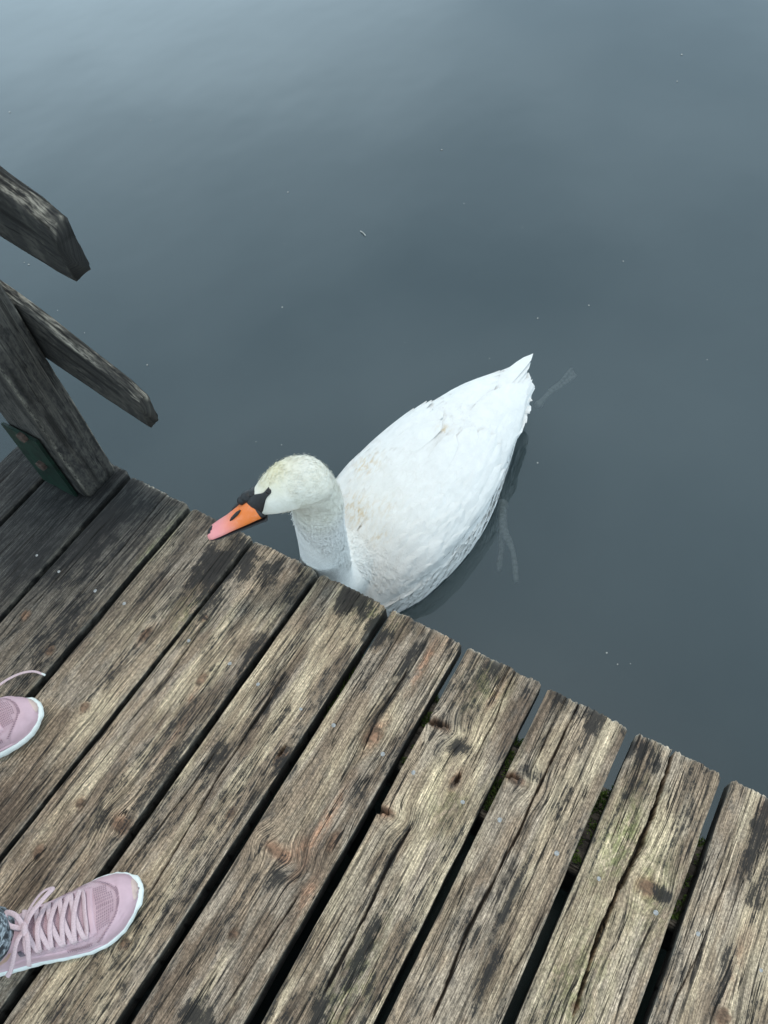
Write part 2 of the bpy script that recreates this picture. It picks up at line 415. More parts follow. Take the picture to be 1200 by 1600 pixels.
# long checks traced on the photograph: pixel polyline, half width at start and end, depth
CRACKS = [([(905, 1099), (857, 1197), (801, 1319), (733, 1447), (673, 1600)], .0014, .0022, .012),
          ([(885, 1090), (860, 1140), (825, 1215)], .0012, .0008, .006),
          ([(647, 1280), (610, 1347), (570, 1430), (527, 1513), (500, 1563)], .0018, .0030, .008),
          ([(1054, 1170), (1020, 1272), (997, 1330), (968, 1387), (939, 1453), (915, 1528), (893, 1600)], .0042, .0018, .040),
          ([(1012, 1290), (985, 1345), (962, 1400)], .0015, .0020, .008),
          ([(1105, 1459), (1060, 1555), (1035, 1620)], .0010, .0012, .006),
          ([(1150, 1330), (1110, 1440)], .0010, .0008, .004),
          ([(803, 1048), (775, 1120), (735, 1200)], .0012, .0008, .006),
          ([(820, 1130), (790, 1190), (740, 1280), (690, 1400), (620, 1560)], .0008, .0010, .005),
          ([(260, 772), (170, 880), (95, 960)], .0012, .0010, .006),
          ([(180, 800), (60, 935), (0, 1005)], .0008, .0010, .005),
          ([(430, 1080), (340, 1215), (290, 1300), (230, 1400)], .0022, .0016, .008),
          ([(340, 1170), (270, 1265), (200, 1350)], .0020, .0010, .007),
          ([(640, 1040), (590, 1120), (560, 1190)], .0025, .0010, .006),
          ([(595, 1130), (590, 1155), (597, 1165)], .0012, .0010, .006),
          ([(470, 1390), (420, 1470), (340, 1590)], .0018, .0014, .007),
          ([(530, 1350), (470, 1450), (400, 1560)], .0009, .0009, .005),
          ([(480, 1000), (420, 1090), (380, 1150)], .0010, .0008, .005),
          ([(330, 960), (260, 1060), (190, 1140)], .0010, .0010, .005),
          ([(1025, 1430), (985, 1520), (960, 1600)], .0010, .0008, .005),
          ([(870, 1380), (830, 1470), (780, 1560)], .0008, .0010, .004)]
NAILS = [(57, 868), (92, 893), (149, 923), (194, 943), (295, 1001), (359, 1037), (403, 1069), (470, 1107), (521, 1133), (598, 1178),
         (646, 1207), (723, 1253), (781, 1281), (870, 1333), (935, 1373), (1025, 1426), (1091, 1459), (1189, 1516)]
def conv(lst): return [tuple(bz(a[0], a[1])[:2]) + tuple(a[2:]) for a in lst]
KN, SN, TN, FN, LN = map(conv, (KNOTS, STAINS, TANS, FRESH, LICHEN))
NT = conv([(684, 1128, .0055, .020), (598, 1266, .004, .012), (801, 1212, .003, .012), (440, 1172, .009, .004), (715, 1216, .009, .003)])
CR = [(np.array([bz(*p)[:2] for p in pl]), a, b_, d) for pl, a, b_, d in CRACKS]

def blobs(x, y, lst, seed):
    s = np.zeros_like(x)
    wob = (fbm(x * 30, y * 60, seed, 3) - 0.5) * 1.1
    for (bx_, by_, ra, rc, amp) in lst:
        d = np.sqrt(((x - bx_) / ra) ** 2 + ((y - by_) / rc) ** 2) + wob
        s = np.maximum(s, amp * np.exp(-np.maximum(d, 0) ** 2 * 1.1))
    return s

def plank(yl0, yl1, yr0, yr1, xe, seed, tone, xback=-1.5, fine=True):
    """yl*: left edge (larger Y) at x=.51 and x=0; yr*: right edge. Returns the plank object."""
    rng = np.random.default_rng(seed)
    nc = 99 if fine else 15
    xr = np.concatenate([xe - np.array([0, .0008, .002, .004, .0065, .009]), np.arange(xe - .0125, -.46, -.0048), np.linspace(-.5, xback, 8)]) if fine else np.linspace(xe, xback, 40)
    nr = len(xr)
    v = np.linspace(0, 1, nc); v = 0.5 - 0.5 * np.sign(0.5 - v) * (np.abs(1 - 2 * v)) ** 0.92
    XX, VV = np.meshgrid(xr, v, indexing='ij')
    def edge(a, b_): return b_ + (a - b_) * (XX / 0.51)
    wl_ = (fbm(XX * 14, XX * 0 + 3, seed + 1, 4) - .5) * .0025; wr_ = (fbm(XX * 14, XX * 0 + 9, seed + 2, 4) - .5) * .0025
    YL = edge(yl0, yl1) + wl_; YR = edge(yr0, yr1) + wr_
    YY = YL + (YR - YL) * VV
    # ragged end
    jag = (fbm(VV * 9, VV * 0, seed + 5, 4) - .5) * .0055 + (vnoise(VV * 70, VV * 0, seed + 6) - .5) * .0028 + (vnoise(VV * 28, VV * 0, seed + 4) - .5) * .002 - .0035 * smooth01(1 - VV * 22) - .0035 * smooth01(1 - (1 - VV) * 22)
    XX = XX + jag * np.exp(-(xe - XX) / .02)
    de = np.minimum(YL - YY, YY - YR); dend = np.maximum(xe + jag - XX, 0)
    rr = .0028 + .0036 * fbm(XX * 9, YY * 3, seed + 7, 3)
    def rnd(d, r):
        q = np.clip(1 - d / r, 0, 1); return r * (1 - np.sqrt(np.maximum(1 - q * q, 0)))
    Z = -rnd(de, rr) * .75 - rnd(dend, rr * 1.1) * .8
    u = (YL - YY) / (YL - YR)
    Z += .0012 * (fbm(XX * 4, YY * 18, seed + 8, 3) - .5) - .0010 * (2 * u - 1) ** 2
    Z -= .0014 * smooth01((fbm(XX * 16, YY * 220, seed + 9, 3) - .5) * 4) * .6
    # grain coordinate, bent round knots
    G = YY + .011 * (fbm(XX * 1.3, YY * 4, seed + 10, 2) - .5) + .0016 * (fbm(XX * 6, YY * 20, seed + 11, 2) - .5)
    knot = np.zeros_like(XX)
    ylo, yhi = min(yr0, yr1) - .003, max(yl0, yl1) + .003
    for (kx, ky, ra, rc) in KN:
        if not (ylo < ky < yhi): continue
        dx = XX - kx; dy = YY - ky
        a2 = (dx / (ra * 2.2)) ** 2 + (dy / (rc * 1.6)) ** 2
        G -= dy * .62 * np.exp(-a2 * .6)
        wob = 1 + .5 * (fbm(XX * 90, YY * 90, seed + 12, 2) - .5)
        d = np.sqrt((dx / ra) ** 2 + (dy / rc) ** 2) * wob
        k = smooth01((1.05 - d) / .35); knot = np.maximum(knot, k)
        rim = np.exp(-((d - 1.08) / .17) ** 2)
        Z += .0012 * k - .0026 * rim
    crack = np.zeros_like(XX)
    for (kx, ky, ra, rc) in NT:                 # splits torn out beside knots
        if not (ylo < ky < yhi): continue
        d = np.sqrt(((XX - kx + .25 * (YY - ky)) / ra) ** 2 + ((YY - ky) / rc) ** 2) * (1 + .5 * (fbm(XX * 120, YY * 60, seed + 15, 2) - .5))
        k = smooth01((1.1 - d) / .35); Z -= .022 * k; crack = np.maximum(crack, .75 * k)
    def add_crack(px_, py_, w0, w1, dep):
        nonlocal Z, crack
        order = np.argsort(px_); px_ = px_[order]; py_ = py_[order]
        hi, lo = px_[-1], px_[0]
        yc = np.interp(XX, px_, py_) + (fbm(XX * 22, XX * 0, seed + 13 + int(abs(py_[0]) * 1e4) % 97, 4) - .5) * .0035
        t = np.clip((hi - XX) / max(hi - lo, 1e-4), 0, 1)
        w = (w0 + (w1 - w0) * t) * (.15 + 1.3 * fbm(XX * 45, XX * 0 + 5, seed + 14, 3))
        inside = smooth01((XX - lo) / .03) * (smooth01((hi - XX) / .03) if hi < xe - .02 else 1.0)
        w = w * inside
        pf = smooth01((w + .0009 - np.abs(YY - yc)) / .0012) * (inside > .02)
        crack = np.maximum(crack, pf); Z = np.minimum(Z, Z * (1 - pf) + pf * (-dep * np.minimum(1, w / .0012)))
    for (pl, w0, w1, dep) in CR:
        if ylo < pl[:, 1].mean() < yhi: add_crack(pl[:, 0], np.clip(pl[:, 1], ylo + .012, yhi - .012), w0, w1, dep)
    for k in range(13):
        y0 = rng.uniform(ylo + .012, yhi - .012); L_ = rng.uniform(.06, .34); x1 = rng.uniform(-.4, xe + .02)
        if k < 3: x1 = xe + .01
        add_crack(np.array([x1, x1 - L_ * .5, x1 - L_]), y0 + np.cumsum(rng.normal(0, .0025, 3)), rng.uniform(.0002, .0008), rng.uniform(.0001, .0007), rng.uniform(.002, .006))
    stain = blobs(XX, YY, SN, seed + 20)
    endm = smooth01(1 - dend / .10) * (.28 + .5 * fbm(XX * 10, YY * 30, seed + 21, 3))
    stain = np.maximum(stain, endm)
    stain = np.maximum(stain, .55 * smooth01((fbm(XX * 5, YY * 34, seed + 22, 4) - .47) * 7))
    grey = smooth01(1.15 - np.sqrt(((XX - .42) / .50) ** 2 + ((YY - 1.22) / .52) ** 2))
    stain = np.maximum(stain, grey * .62)
    tan = np.maximum(blobs(XX, YY, TN, seed + 23), .45 * smooth01((fbm(XX * 4, YY * 30, seed + 24, 4) - .5) * 6)) * (1 - .8 * grey)
    fresh = blobs(XX, YY, FN, seed + 25); lich = blobs(XX, YY, LN, seed + 26)
    wear = np.maximum(np.exp(-dend / .003), .35 * np.exp(-de / .0018)) * (.25 + .75 * smooth01((fbm(XX * 25, YY * 25, seed + 27, 3) - .42) * 6))
    ton = np.clip(tone - .80 * grey + .16 * (fbm(XX * 3, YY * 8, seed + 28, 2) - .5), 0, 1)
    # sheet of vertices, then skirt and underside
    top = np.stack([XX, YY, Z], -1).reshape(-1, 3)
    gx = np.stack([XX, G, np.full_like(XX, seed * 1.37)], -1).reshape(-1, 3)
    m1 = np.stack([crack, stain, knot, tan], -1).reshape(-1, 4); m2 = np.stack([lich, ton, fresh, wear], -1).reshape(-1, 4)
    idx = np.arange(nr * nc).reshape(nr, nc)
    Fq = grid_faces(nr, nc)
    loop = np.concatenate([idx[0, :], idx[1:, -1], idx[-1, -2::-1], idx[-2:0:-1, 0]])
    nl = len(loop); base = len(top)
    s1 = top[loop].copy(); s2 = s1.copy(); s2[:, 2] = -DW
    V = np.concatenate([top, s1, s2])
    att = lambda a: np.concatenate([a, a[loop], a[loop]])
    gx2 = np.concatenate([gx, gx[loop] , gx[loop] + np.array([0, .03, 0])])
    m1b = att(m1); m1b[base:, 0] *= .6; m1b[base:, 1] = np.maximum(m1b[base:, 1], .8)
    m2b = att(m2); m2b[base:, 1] *= .7; m2b[base + nl:, 3] = 0
    i = np.arange(nl); j = (i + 1) % nl
    sk = np.stack([base + i, base + nl + i, base + nl + j, base + j], -1)
    # underside: join the two long sides row by row
    bot = base + nl
    left = [bot + 0] + [bot + nl - k for k in range(1, nr - 1)] ; right = [bot + nc - 1 + k for k in range(nr - 1)]
    left = left[:nr - 1]; st_ = 12
    ks = list(range(0, nr - 1, st_)); ks = ks if ks[-1] == nr - 2 else ks + [nr - 2]
    und = np.array([[left[a], left[b_], right[b_], right[a]] for a, b_ in zip(ks[:-1], ks[1:])])
    Fall = np.concatenate([Fq, sk, und])
    V = V - np.array([0, .4, 0])
    return mesh_obj('plank', V, Fall, WOOD, deck, True, {'gx': ('FLOAT_VECTOR', gx2), 'msk': ('FLOAT_COLOR', m1b), 'msk2': ('FLOAT_COLOR', m2b)})

BOARDS = [ # yl(.51) yl(0) yr(.51) yr(0) end tone
    (1.367, 1.367, 1.246, 1.246, .462, .72), (1.236, 1.236, 1.083, 1.074, .520, .70), (1.068, 1.065, .905, .909, .514, .72),
    (.895, .893, .737, .742, .513, .92), (.730, .735, .577, .581, .512, .95), (.569, .568, .418, .420, .511, .98),
    (.406, .404, .259, .259, .513, 1.0), (.248, .241, .102, .099, .513, 1.0), (.091, .087, -.055, -.057, .513, 1.0),
    (-.068, -.071, -.212, -.213, .513, 1.0), (-.225, -.228, -.371, -.374, .514, .98)]
planks = []
for i, (a, b_, c, d, e, t) in enumerate(BOARDS):
    planks.append((plank(a - .0013, b_ - .0013, c + .0013, d + .0013, e, 11 + 7 * i, t), a, c))
yy = -.384
for i in range(11): plank(yy, yy - .002, yy - .146, yy - .148, .512, 101 + i * 5, .97, fine=False); yy -= .158
yy = 1.378
for i in range(11): plank(yy + .146, yy + .146, yy, yy, .375, 151 + i * 5, .75, fine=False); yy += .157

# nails, two to a plank, over the edge beam
def nail_mesh():
    V = []; n = 10; Fc = []
    prof = [(.0001, .0018), (.0022, .0017), (.0036, .0011), (.0040, .0002), (.0040, -.004)]
    for r_, z in prof:
        for k in range(n): V.append((r_ * math.cos(2 * math.pi * k / n), r_ * math.sin(2 * math.pi * k / n), z))
    Fc = [tuple(f) for f in grid_faces(len(prof), n, True)]
    return V, Fc
STEEL = simple('galvanised_steel', (0.33, 0.33, 0.325), 0.5, 0.35, 400, 0.0004, Metallic=0.25)
nail0 = None
for (px, py) in NAILS:
    p = bz(px, py, -.0005)
    par = min((q for q in planks), key=lambda q: abs((q[1] + q[2]) / 2 - p[1]))[0]
    if nail0 is None:
        nail0 = mesh_obj('nail', *nail_mesh(), STEEL); o = nail0
    else:
        o = nail0.copy(); COL.objects.link(o)
    o.parent = par; o.location = (p[0], p[1] - .4, p[2] - .0012)
    o.rotation_euler = (random.Random(px).uniform(-.12, .12), random.Random(py).uniform(-.12, .12), px)

# beams
def timber(name, P0, P1, P2, P3, parent, seed, tone, org=(0, 0, 0), n=24, stain=.4, along=None, rough=.003, green=0.0, m=4, tar=None):
    """a long hewn timber between two end quads: P0..P3 = end A corners / end B corners as arrays of 4 points"""
    A = np.asarray(P0, float); B = np.asarray(P1, float)
    ring = []
    for k in range(4):
        for q in range(m): ring.append((k, q / m))
    nrg = len(ring)
    V = []; g = []; mk1 = []; mk2 = []
    L_ = np.linalg.norm(A.mean(0) - B.mean(0))
    per = np.linalg.norm(A - np.roll(A, -1, 0), axis=1).sum()
    for i in range(n + 1):
        t = i / n
        C = A + (B - A) * t; cen = C.mean(0)
        for j, (k, q) in enumerate(ring):
            p = C[k] * (1 - q) + C[(k + 1) % 4] * q
            inw = cen - p; inw /= np.linalg.norm(inw) + 1e-9
            wob = (fbm(np.array([t * L_ * 18.]), np.array([j * .9]), seed, 3)[0]) * rough
            if q == 0: wob += .0035 + rough * fbm(np.array([t * L_ * 30.]), np.array([k * 7.]), seed + 3, 3)[0]
            if i in (0, n): wob += .002
            V.append(p + inw * wob)
            g.append((t * L_, per * j / nrg, seed * 1.7))
            st_ = stain * (.5 + fbm(np.array([t * L_ * 9.]), np.array([j * .7]), seed + 5, 3)[0])
            if tar is not None: st_ = st_ + 1.3 * float(smooth01((tar + .03 * math.sin(j * 1.3) - V[-1][2]) / .03))
            mk1.append((.8 * float(smooth01((fbm(np.array([t * L_ * 5.]), np.array([j * 2.3]), seed + 8, 3)[0] - .60) * 9)), st_, 0, .12)); mk2.append((green * fbm(np.array([t * L_ * 20.]), np.array([j * .5]), seed + 6, 2)[0], tone, 0, .5 if q == 0 else .12))
    V = np.array(V) - np.array(org)
    Fc = [tuple(f[::-1]) for f in grid_faces(n + 1, nrg, True)]
    Fc += [tuple(range(nrg)), tuple(range((n + 1) * nrg - 1, n * nrg - 1, -1))]
    return mesh_obj(name, V, Fc, WOOD, parent, True, {'gx': ('FLOAT_VECTOR', g), 'msk': ('FLOAT_COLOR', mk1), 'msk2': ('FLOAT_COLOR', mk2)})
def box_ends(x0, x1, z0, z1, y): return [(x0, y, z0), (x1, y, z0), (x1, y, z1), (x0, y, z1)]
beams = []
for (x0, x1) in ((.275, .421), (-.75, -.6), (-1.42, -1.28)):
    bm_ = timber('beam', box_ends(x0, x1, -.275, -.049, -2.2), box_ends(x0, x1, -.275, -.049, 3.1), None, None, deck, 61 + int(x0 * 100), .22, (0, .4, 0), 60, .8)
    beams.append(bm_)
for (x, y) in ((.35, -.9), (.35, .6), (.35, 2.0), (-1.35, -.9), (-1.35, .6), (-1.35, 2.0)):
    V, Fc = tube([(x, y - .4, -2.7), (x, y - .4, -.9), (x, y - .4, -.245)], [.085, .08, .078], 18)
    mesh_obj('pile', V, Fc, simple('wet_pile', (.05, .045, .035), .7, .4, 30, .003), deck)

# moss and crumbs on the edge beam, seen through the gaps
def moss():
    rng = random.Random(5); V = []; Fc = []
    gaps = [(.256, 1.), (.0965, 1.), (-.0615, 1.), (-.2185, 1.), (.412, .8), (.574, .5), (.733, .4), (.90, .4)]
    for gy, dens in gaps:
        for _ in range(int(900 * dens)):
            x = rng.uniform(.285, .419); y = gy + rng.uniform(-.014, .014)
            clump = float(vnoise(np.array([x * 60]), np.array([y * 60 + gy * 50]), 3)[0])
            if clump < .35: continue
            h = rng.uniform(.006, .022) * clump * 1.4; a = rng.uniform(0, 6.28); w = rng.uniform(.0008, .002)
            dx, dy = math.cos(a) * w, math.sin(a) * w; lx, ly = rng.uniform(-.004, .004), rng.uniform(-.004, .004)
            b0 = len(V); z = -.052
            V += [(x - dx, y - dy - .4, z), (x + dx, y + dy - .4, z), (x + lx + dx * .6, y + ly + dy * .6 - .4, z + h * .7), (x + lx * 1.6, y + ly * 1.6 - .4, z + h)]
            Fc += [(b0, b0 + 1, b0 + 2), (b0, b0 + 2, b0 + 3)]
    return V, Fc
V, Fc = moss()
mo = mesh_obj('moss', V, Fc, simple('moss', (0.09, 0.15, 0.028), .9, .5, 120), beams[0], False); tag(mo, kind='stuff')

# unseen bank behind the deck, added to block light from reaching underneath
V = []; ys = np.linspace(-40, 40, 41)
for y in ys:
    w_ = .25 * math.sin(y * 1.7) if abs(y) > 4 else 0.0
    for x, z in ((-1.22, -.6), (-1.30, -.12), (-1.7, -.07), (-30, .1)): V.append((x + w_ * (x > -3), y, z))
tag(mesh_obj('light_block_bank', V, np.array([f[::-1] for f in grid_faces(41, 4)]), simple('added_bank_soil', (.07, .075, .035), .95, .5, 6, .01)), kind='structure')

# ------------------------------------------------------------------ railing
rail = empty('railing', (.465, 1.17, 0))
tag(rail, 'dark grey timber railing post with two sloping rails and green bracket', 'railing')
ro = tuple(rail.location)
def ends_z(x0, x1, y0, y1, z): return [(x0, y0, z), (x1, y0, z), (x1, y1, z), (x0, y1, z)]
post = timber('post', ends_z(.421, .510, 1.103, 1.238, .003), ends_z(.421, .510, 1.103, 1.238, .86), None, None, rail, 301, .10, ro, 60, .72, rough=.002, m=12, tar=.17)
post2 = timber('post', ends_z(.421, .510, 2.00, 2.13, -2.6), ends_z(.421, .510, 2.00, 2.13, 1.25), None, None, rail, 303, .12, ro, 60, .5, rough=.002)
# dark tarred foot of the post
def rail_bar(seed, Yz, x0, x1, tip, tone):
    """Yz: list of (y, zbottom, ztop) from the free end; x0 inner face, x1 outer face; tip: end shape"""
    n = len(Yz); V = []; g = []; mk1 = []; mk2 = []
    per = 12
    for i, (y, zb, zt) in enumerate(Yz):
        q = min(i / 2.5, 1.0)
        for j in range(per * 4):
            k, t = divmod(j, per); t /= per
            cs = [(x0, zb), (x1, zb), (x1, zt), (x0, zt)]
            a, b_ = cs[k], cs[(k + 1) % 4]
            x = a[0] + (b_[0] - a[0]) * t; z = a[1] + (b_[1] - a[1]) * t
            cx, cz = (x0 + x1) / 2, (zb + zt) / 2
            nn = float(fbm(np.array([y * 22.]), np.array([j * .55]), seed, 4)[0]); n2 = float(fbm(np.array([y * 45.]), np.array([k * 5. + .2 * j]), seed + 1, 3)[0])
            corner = min(t, 1 - t) < .5 / per
            sh = (.0045 if corner else 0) + .006 * nn * (1.4 if k == 2 else .5) + (.004 * n2 if corner else 0)
            l = math.hypot(cx - x, cz - z) + 1e-6
            x += (cx - x) / l * sh; z += (cz - z) / l * sh
            V.append((x, y - (.006 * n2 if i == 0 else 0), z)); g.append((y, j * .0075, seed * 1.3))
            mk1.append((.9 * float(smooth01(np.array((fbm(np.array([y * 7.]), np.array([j * 1.9]), seed + 9, 3)[0] - .60) * 9))), .62 + .5 * nn + (.45 if i < 3 else 0), 0, .1)); mk2.append((.1, tone, 0, (.6 if k == 2 else .12) * (1.0 if n2 > .45 else .3)))
    V = np.array(V) - np.array(ro)
    nn_ = per * 4
    Fc = [tuple(f) for f in grid_faces(n, nn_, True)] + [tuple(range(nn_ - 1, -1, -1)), tuple(range((n - 1) * nn_, n * nn_))]
    return mesh_obj('rail', V, Fc, WOOD, rail, True, {'gx': ('FLOAT_VECTOR', g), 'msk': ('FLOAT_COLOR', mk1), 'msk2': ('FLOAT_COLOR', mk2)})
def prof(keys, n):
    k = np.array(keys); ys = np.concatenate([np.linspace(k[0, 0], k[0, 0] + .05, 10), np.linspace(k[0, 0] + .058, k[-1, 0], n)])
    return [(y, np.interp(y, k[:, 0], k[:, 1]), np.interp(y, k[:, 0], k[:, 2])) for y in ys]
rail_bar(401, prof([(.905, .250, .325), (.925, .256, .350), (1.004, .284, .398), (1.10, .319, .456), (2.18, .76, .90)], 70), .5125, .540, None, .14)
rail_bar(411, prof([(.905, .584, .680), (.939, .589, .706), (1.04, .618, .752), (2.18, 1.06, 1.19)], 70), .5125, .550, None, .06)

# green steel bracket on the post's deck-side face, with two bolts
PAINT = simple('shaded_green_paint', (0.004, 0.020, 0.012), 0.5, 0.5, 45, 0.001)  # green taken darker so the colour holds the deck-side face's shade
RUST = simple('rusty_bolt', (0.06, 0.036, 0.026), 0.7, 0.4, 90, 0.002)
def bevel_box(name, x0, x1, y0, y1, z0, z1, mat, parent, org, bev=.0015):
    bm = bmesh.new(); bmesh.ops.create_cube(bm, size=1)
    for v in bm.verts:
        v.co = Vector(((x0 + x1) / 2 + v.co.x * (x1 - x0), (y0 + y1) / 2 + v.co.y * (y1 - y0), (z0 + z1) / 2 + v.co.z * (z1 - z0))) - Vector(org)
    bmesh.ops.bevel(bm, geom=bm.edges[:], offset=bev, segments=2, affect='EDGES')
    me = bpy.data.meshes.new(name); bm.to_mesh(me); bm.free(); me.materials.append(mat)
    o = bpy.data.objects.new(name, me); COL.objects.link(o); o.parent = parent; return o
def bracket():
    ya, yb = 1.136, 1.237; zt = .192
    parts = []
    bm = bmesh.new()
    def bx(x0, x1, y0, y1, z0, z1):
        r_ = bmesh.ops.create_cube(bm, size=1)
        for v in r_['verts']: v.co = Vector(((x0 + x1) / 2 + v.co.x * (x1 - x0), (y0 + y1) / 2 + v.co.y * (y1 - y0), (z0 + z1) / 2 + v.co.z * (z1 - z0))) - Vector(ro)
    bx(.4115, .4185, ya, yb, .001, zt)
    bmesh.ops.bevel(bm, geom=bm.edges[:], offset=.0015, segments=2, affect='EDGES')
    me = bpy.data.meshes.new('bracket'); bm.to_mesh(me); bm.free(); me.materials.append(PAINT)
    o = bpy.data.objects.new('bracket', me); COL.objects.link(o); o.parent = rail
    return o
br = bracket()
for (px, py) in ((35, 683), (65, 727)):
    d = ray(px, py); p = CAM + d * (.408 / d[0])
    V = []; n = 6
    for x in (.4115, .4035, .4025):
        r_ = .0125 if x > .403 else .010
        for k in range(n): V.append((x - ro[0], p[1] + r_ * math.cos(k * math.pi / 3 + .3) - ro[1], p[2] + r_ * math.sin(k * math.pi / 3 + .3) - ro[2]))
    Fc = [tuple(f) for f in grid_faces(3, n, True)] + [tuple(range(2 * n, 3 * n))]
    mesh_obj('bolt', V, Fc, RUST, br, False)

# ------------------------------------------------------------------ swan
swan = empty('swan', (.90, .57, WZ)); so = np.array(swan.location)
tag(swan, 'white mute swan with orange bill floating beside the wooden deck', 'swan')
AX0 = np.array([.555, .635]); AX1 = np.array([1.33, .50])
LB = np.linalg.norm(AX1 - AX0); UA = (AX1 - AX0) / LB; UV = np.array([-UA[1], UA[0]])     # UV: towards +Y (bird's left... away from viewer's right)
ST = np.array([ # a, half width, top, bottom, lateral shift
    [0.00, .030, .060, -.020, 0], [.03, .085, .112, -.070, 0], [.08, .126, .145, -.095, 0], [.15, .156, .172, -.11, 0], [.25, .169, .193, -.115, 0],
    [.35, .167, .200, -.11, 0], [.45, .149, .195, -.09, .002], [.55, .118, .180, -.05, .006], [.64, .086, .162, .01, .008], [.71, .062, .146, .05, .008], [.76, .048, .130, .075, .006], [.78, .040, .120, .082, .005]])
def stv(a):
    return [np.interp(a, STS[:, 0], STS[:, k]) for k in range(1, 5)]
STS = spline(ST, 160)
def body_surf(a, phi, off=0.0):
    """phi 0 = +Y side, 90 deg = back, 180 = -Y side"""
    w, top, bot, sh = stv(a)
    zm = np.minimum(bot + (top - bot) * .52, top - .02 * 0)
    c, s = np.cos(phi), np.sin(phi)
    lx = np.sign(c) * np.abs(c) ** .88 * (w + off)
    up = np.abs(s) ** .86
    z = np.where(s >= 0, zm + (top - zm + off) * up, zm - (zm - bot + off) * up)
    # shallow cleft between the folded wings
    groove = .006 * np.exp(-((phi - math.pi / 2) / .16) ** 2) * smooth01((a - .14) / .12) * smooth01((.76 - a) / .1)
    z = z - groove
    lx = lx + sh
    P = AX0[None] + np.ravel(a)[:, None] * UA[None] + np.ravel(lx)[:, None] * UV[None]
    return np.concatenate([P, (WZ + np.ravel(z))[:, None]], 1)
def body_normal(a, phi):
    e = 1e-3
    pa = body_surf(a + e, phi) - body_surf(a - e, phi); pp = body_surf(a, phi + e) - body_surf(a, phi - e)
    n = np.cross(pa, pp); n /= np.linalg.norm(n, axis=1)[:, None] + 1e-12
    return n * np.where(((n[:, 2] > 0) | (np.sin(np.ravel(phi)) < .2)), 1, -1)[:, None]

# head frame
hc = bz(455, 757, .295); bb = bz(402, 786, .285); tipp = bz(318, 827, .252)
hf = (tipp - bb); hf /= np.linalg.norm(hf)
viewd = hc - CAM; viewd /= np.linalg.norm(viewd)
# the bird's left side faces the camera partly: crown direction tilted away from the viewer
hu = np.array([0, 0, 1.0]); hu -= hf * hu.dot(hf); hu /= np.linalg.norm(hu)
hl = np.cross(hu, hf)                        # bird's left
roll = rad(24)
hu, hl = hu * math.cos(roll) - hl * math.sin(roll) , hl * math.cos(roll) + hu * math.sin(roll)
def HP(f, l, u): return bb + hf * f + hl * l + hu * u
HS = np.array([ # f, half width, top, bottom   (f = 0 at the bill's base)
    [-.128, .012, .008, -.030], [-.120, .026, .026, -.042], [-.105, .034, .038, -.046], [-.085, .038, .045, -.044], [-.065, .0385, .046, -.040],
    [-.045, .036, .042, -.036], [-.025, .031, .034, -.031], [-.008, .024, .025, -.025], [.006, .0185, .019, -.020], [.014, .012, .013, -.014]])
HSS = spline(HS, 60)
def head_surf(f, phi, off=0.0):
    """phi 0 = left, 90 = crown"""
    w = np.interp(f, HSS[:, 0], HSS[:, 1]) + off; t = np.interp(f, HSS[:, 0], HSS[:, 2]) + off; b_ = np.interp(f, HSS[:, 0], HSS[:, 3]) - off
    zm = (t + b_) * .5; c, s = np.cos(phi), np.sin(phi)
    u = zm + (t - b_) * .5 * s; l = w * np.sign(c) * np.abs(c) ** .95
    return bb + np.ravel(f)[:, None] * hf + np.ravel(l)[:, None] * hl + np.ravel(u)[:, None] * hu
def loft(surf, As, n=28):
    ph = np.linspace(0, 2 * math.pi, n, endpoint=False)
    V = np.concatenate([surf(np.full(n, a), ph) for a in As])
    Fc = [tuple(f) for f in grid_faces(len(As), n, True)] + [tuple(range(n - 1, -1, -1)), tuple(range((len(As) - 1) * n, len(As) * n))]
    return V, Fc
bodyloft = loft(body_surf, np.linspace(0.0, .775, 46), 40)
headloft = loft(head_surf, np.linspace(-.128, .014, 26), 24)
npts = [(.70, .60, -.235), (.645, .615, -.20), tuple(bz(513, 905, -.13)), tuple(bz(508, 872, -.05)), tuple(bz(503, 842, .045)), tuple(bz(498, 815, .125)), tuple(bz(496, 788, .20)), tuple(bz(489, 767, .25)), tuple(HP(-.085, 0, .0)), tuple(HP(-.06, 0, .002))]
nr_ = [.075, .078, .060, .051, .047, .0455, .0445, .043, .039, .030]
NP = spline(np.column_stack([npts, nr_]), 60)
neck = tube(NP[:, :3], NP[:, 3], 24)
Vb, Fb = merge([bodyloft, neck, headloft])
tmp = mesh_obj('swan_source', Vb, Fb)
bm = bmesh.new(); bm.from_mesh(tmp.data); bmesh.ops.recalc_face_normals(bm, faces=bm.faces[:]); bm.to_mesh(tmp.data); bm.free()
md = tmp.modifiers.new('r', 'REMESH'); md.mode = 'VOXEL'; md.voxel_size = .0048
ms = tmp.modifiers.new('s', 'SMOOTH'); ms.factor = .5; ms.iterations = 12
dg = bpy.context.evaluated_depsgraph_get()
ev = tmp.evaluated_get(dg); me = bpy.data.meshes.new_from_object(ev)
Vs = np.empty(len(me.vertices) * 3, np.float32); me.vertices.foreach_get('co', Vs); Vs = Vs.reshape(-1, 3)
Fs = [tuple(p.vertices) for p in me.polygons]
bpy.data.objects.remove(tmp, do_unlink=True)
OCH = [(bz(573, 728, -.11), .035, .8), (bz(562, 800, -.12), .032, .95), (bz(550, 790, -.12), .03, .7), (bz(592, 837, -.12), .022, .6), (bz(605, 795, -.11), .03, .35), (bz(693, 672, -.10), .016, .9)]
crown = HP(-.055, .005, .045)
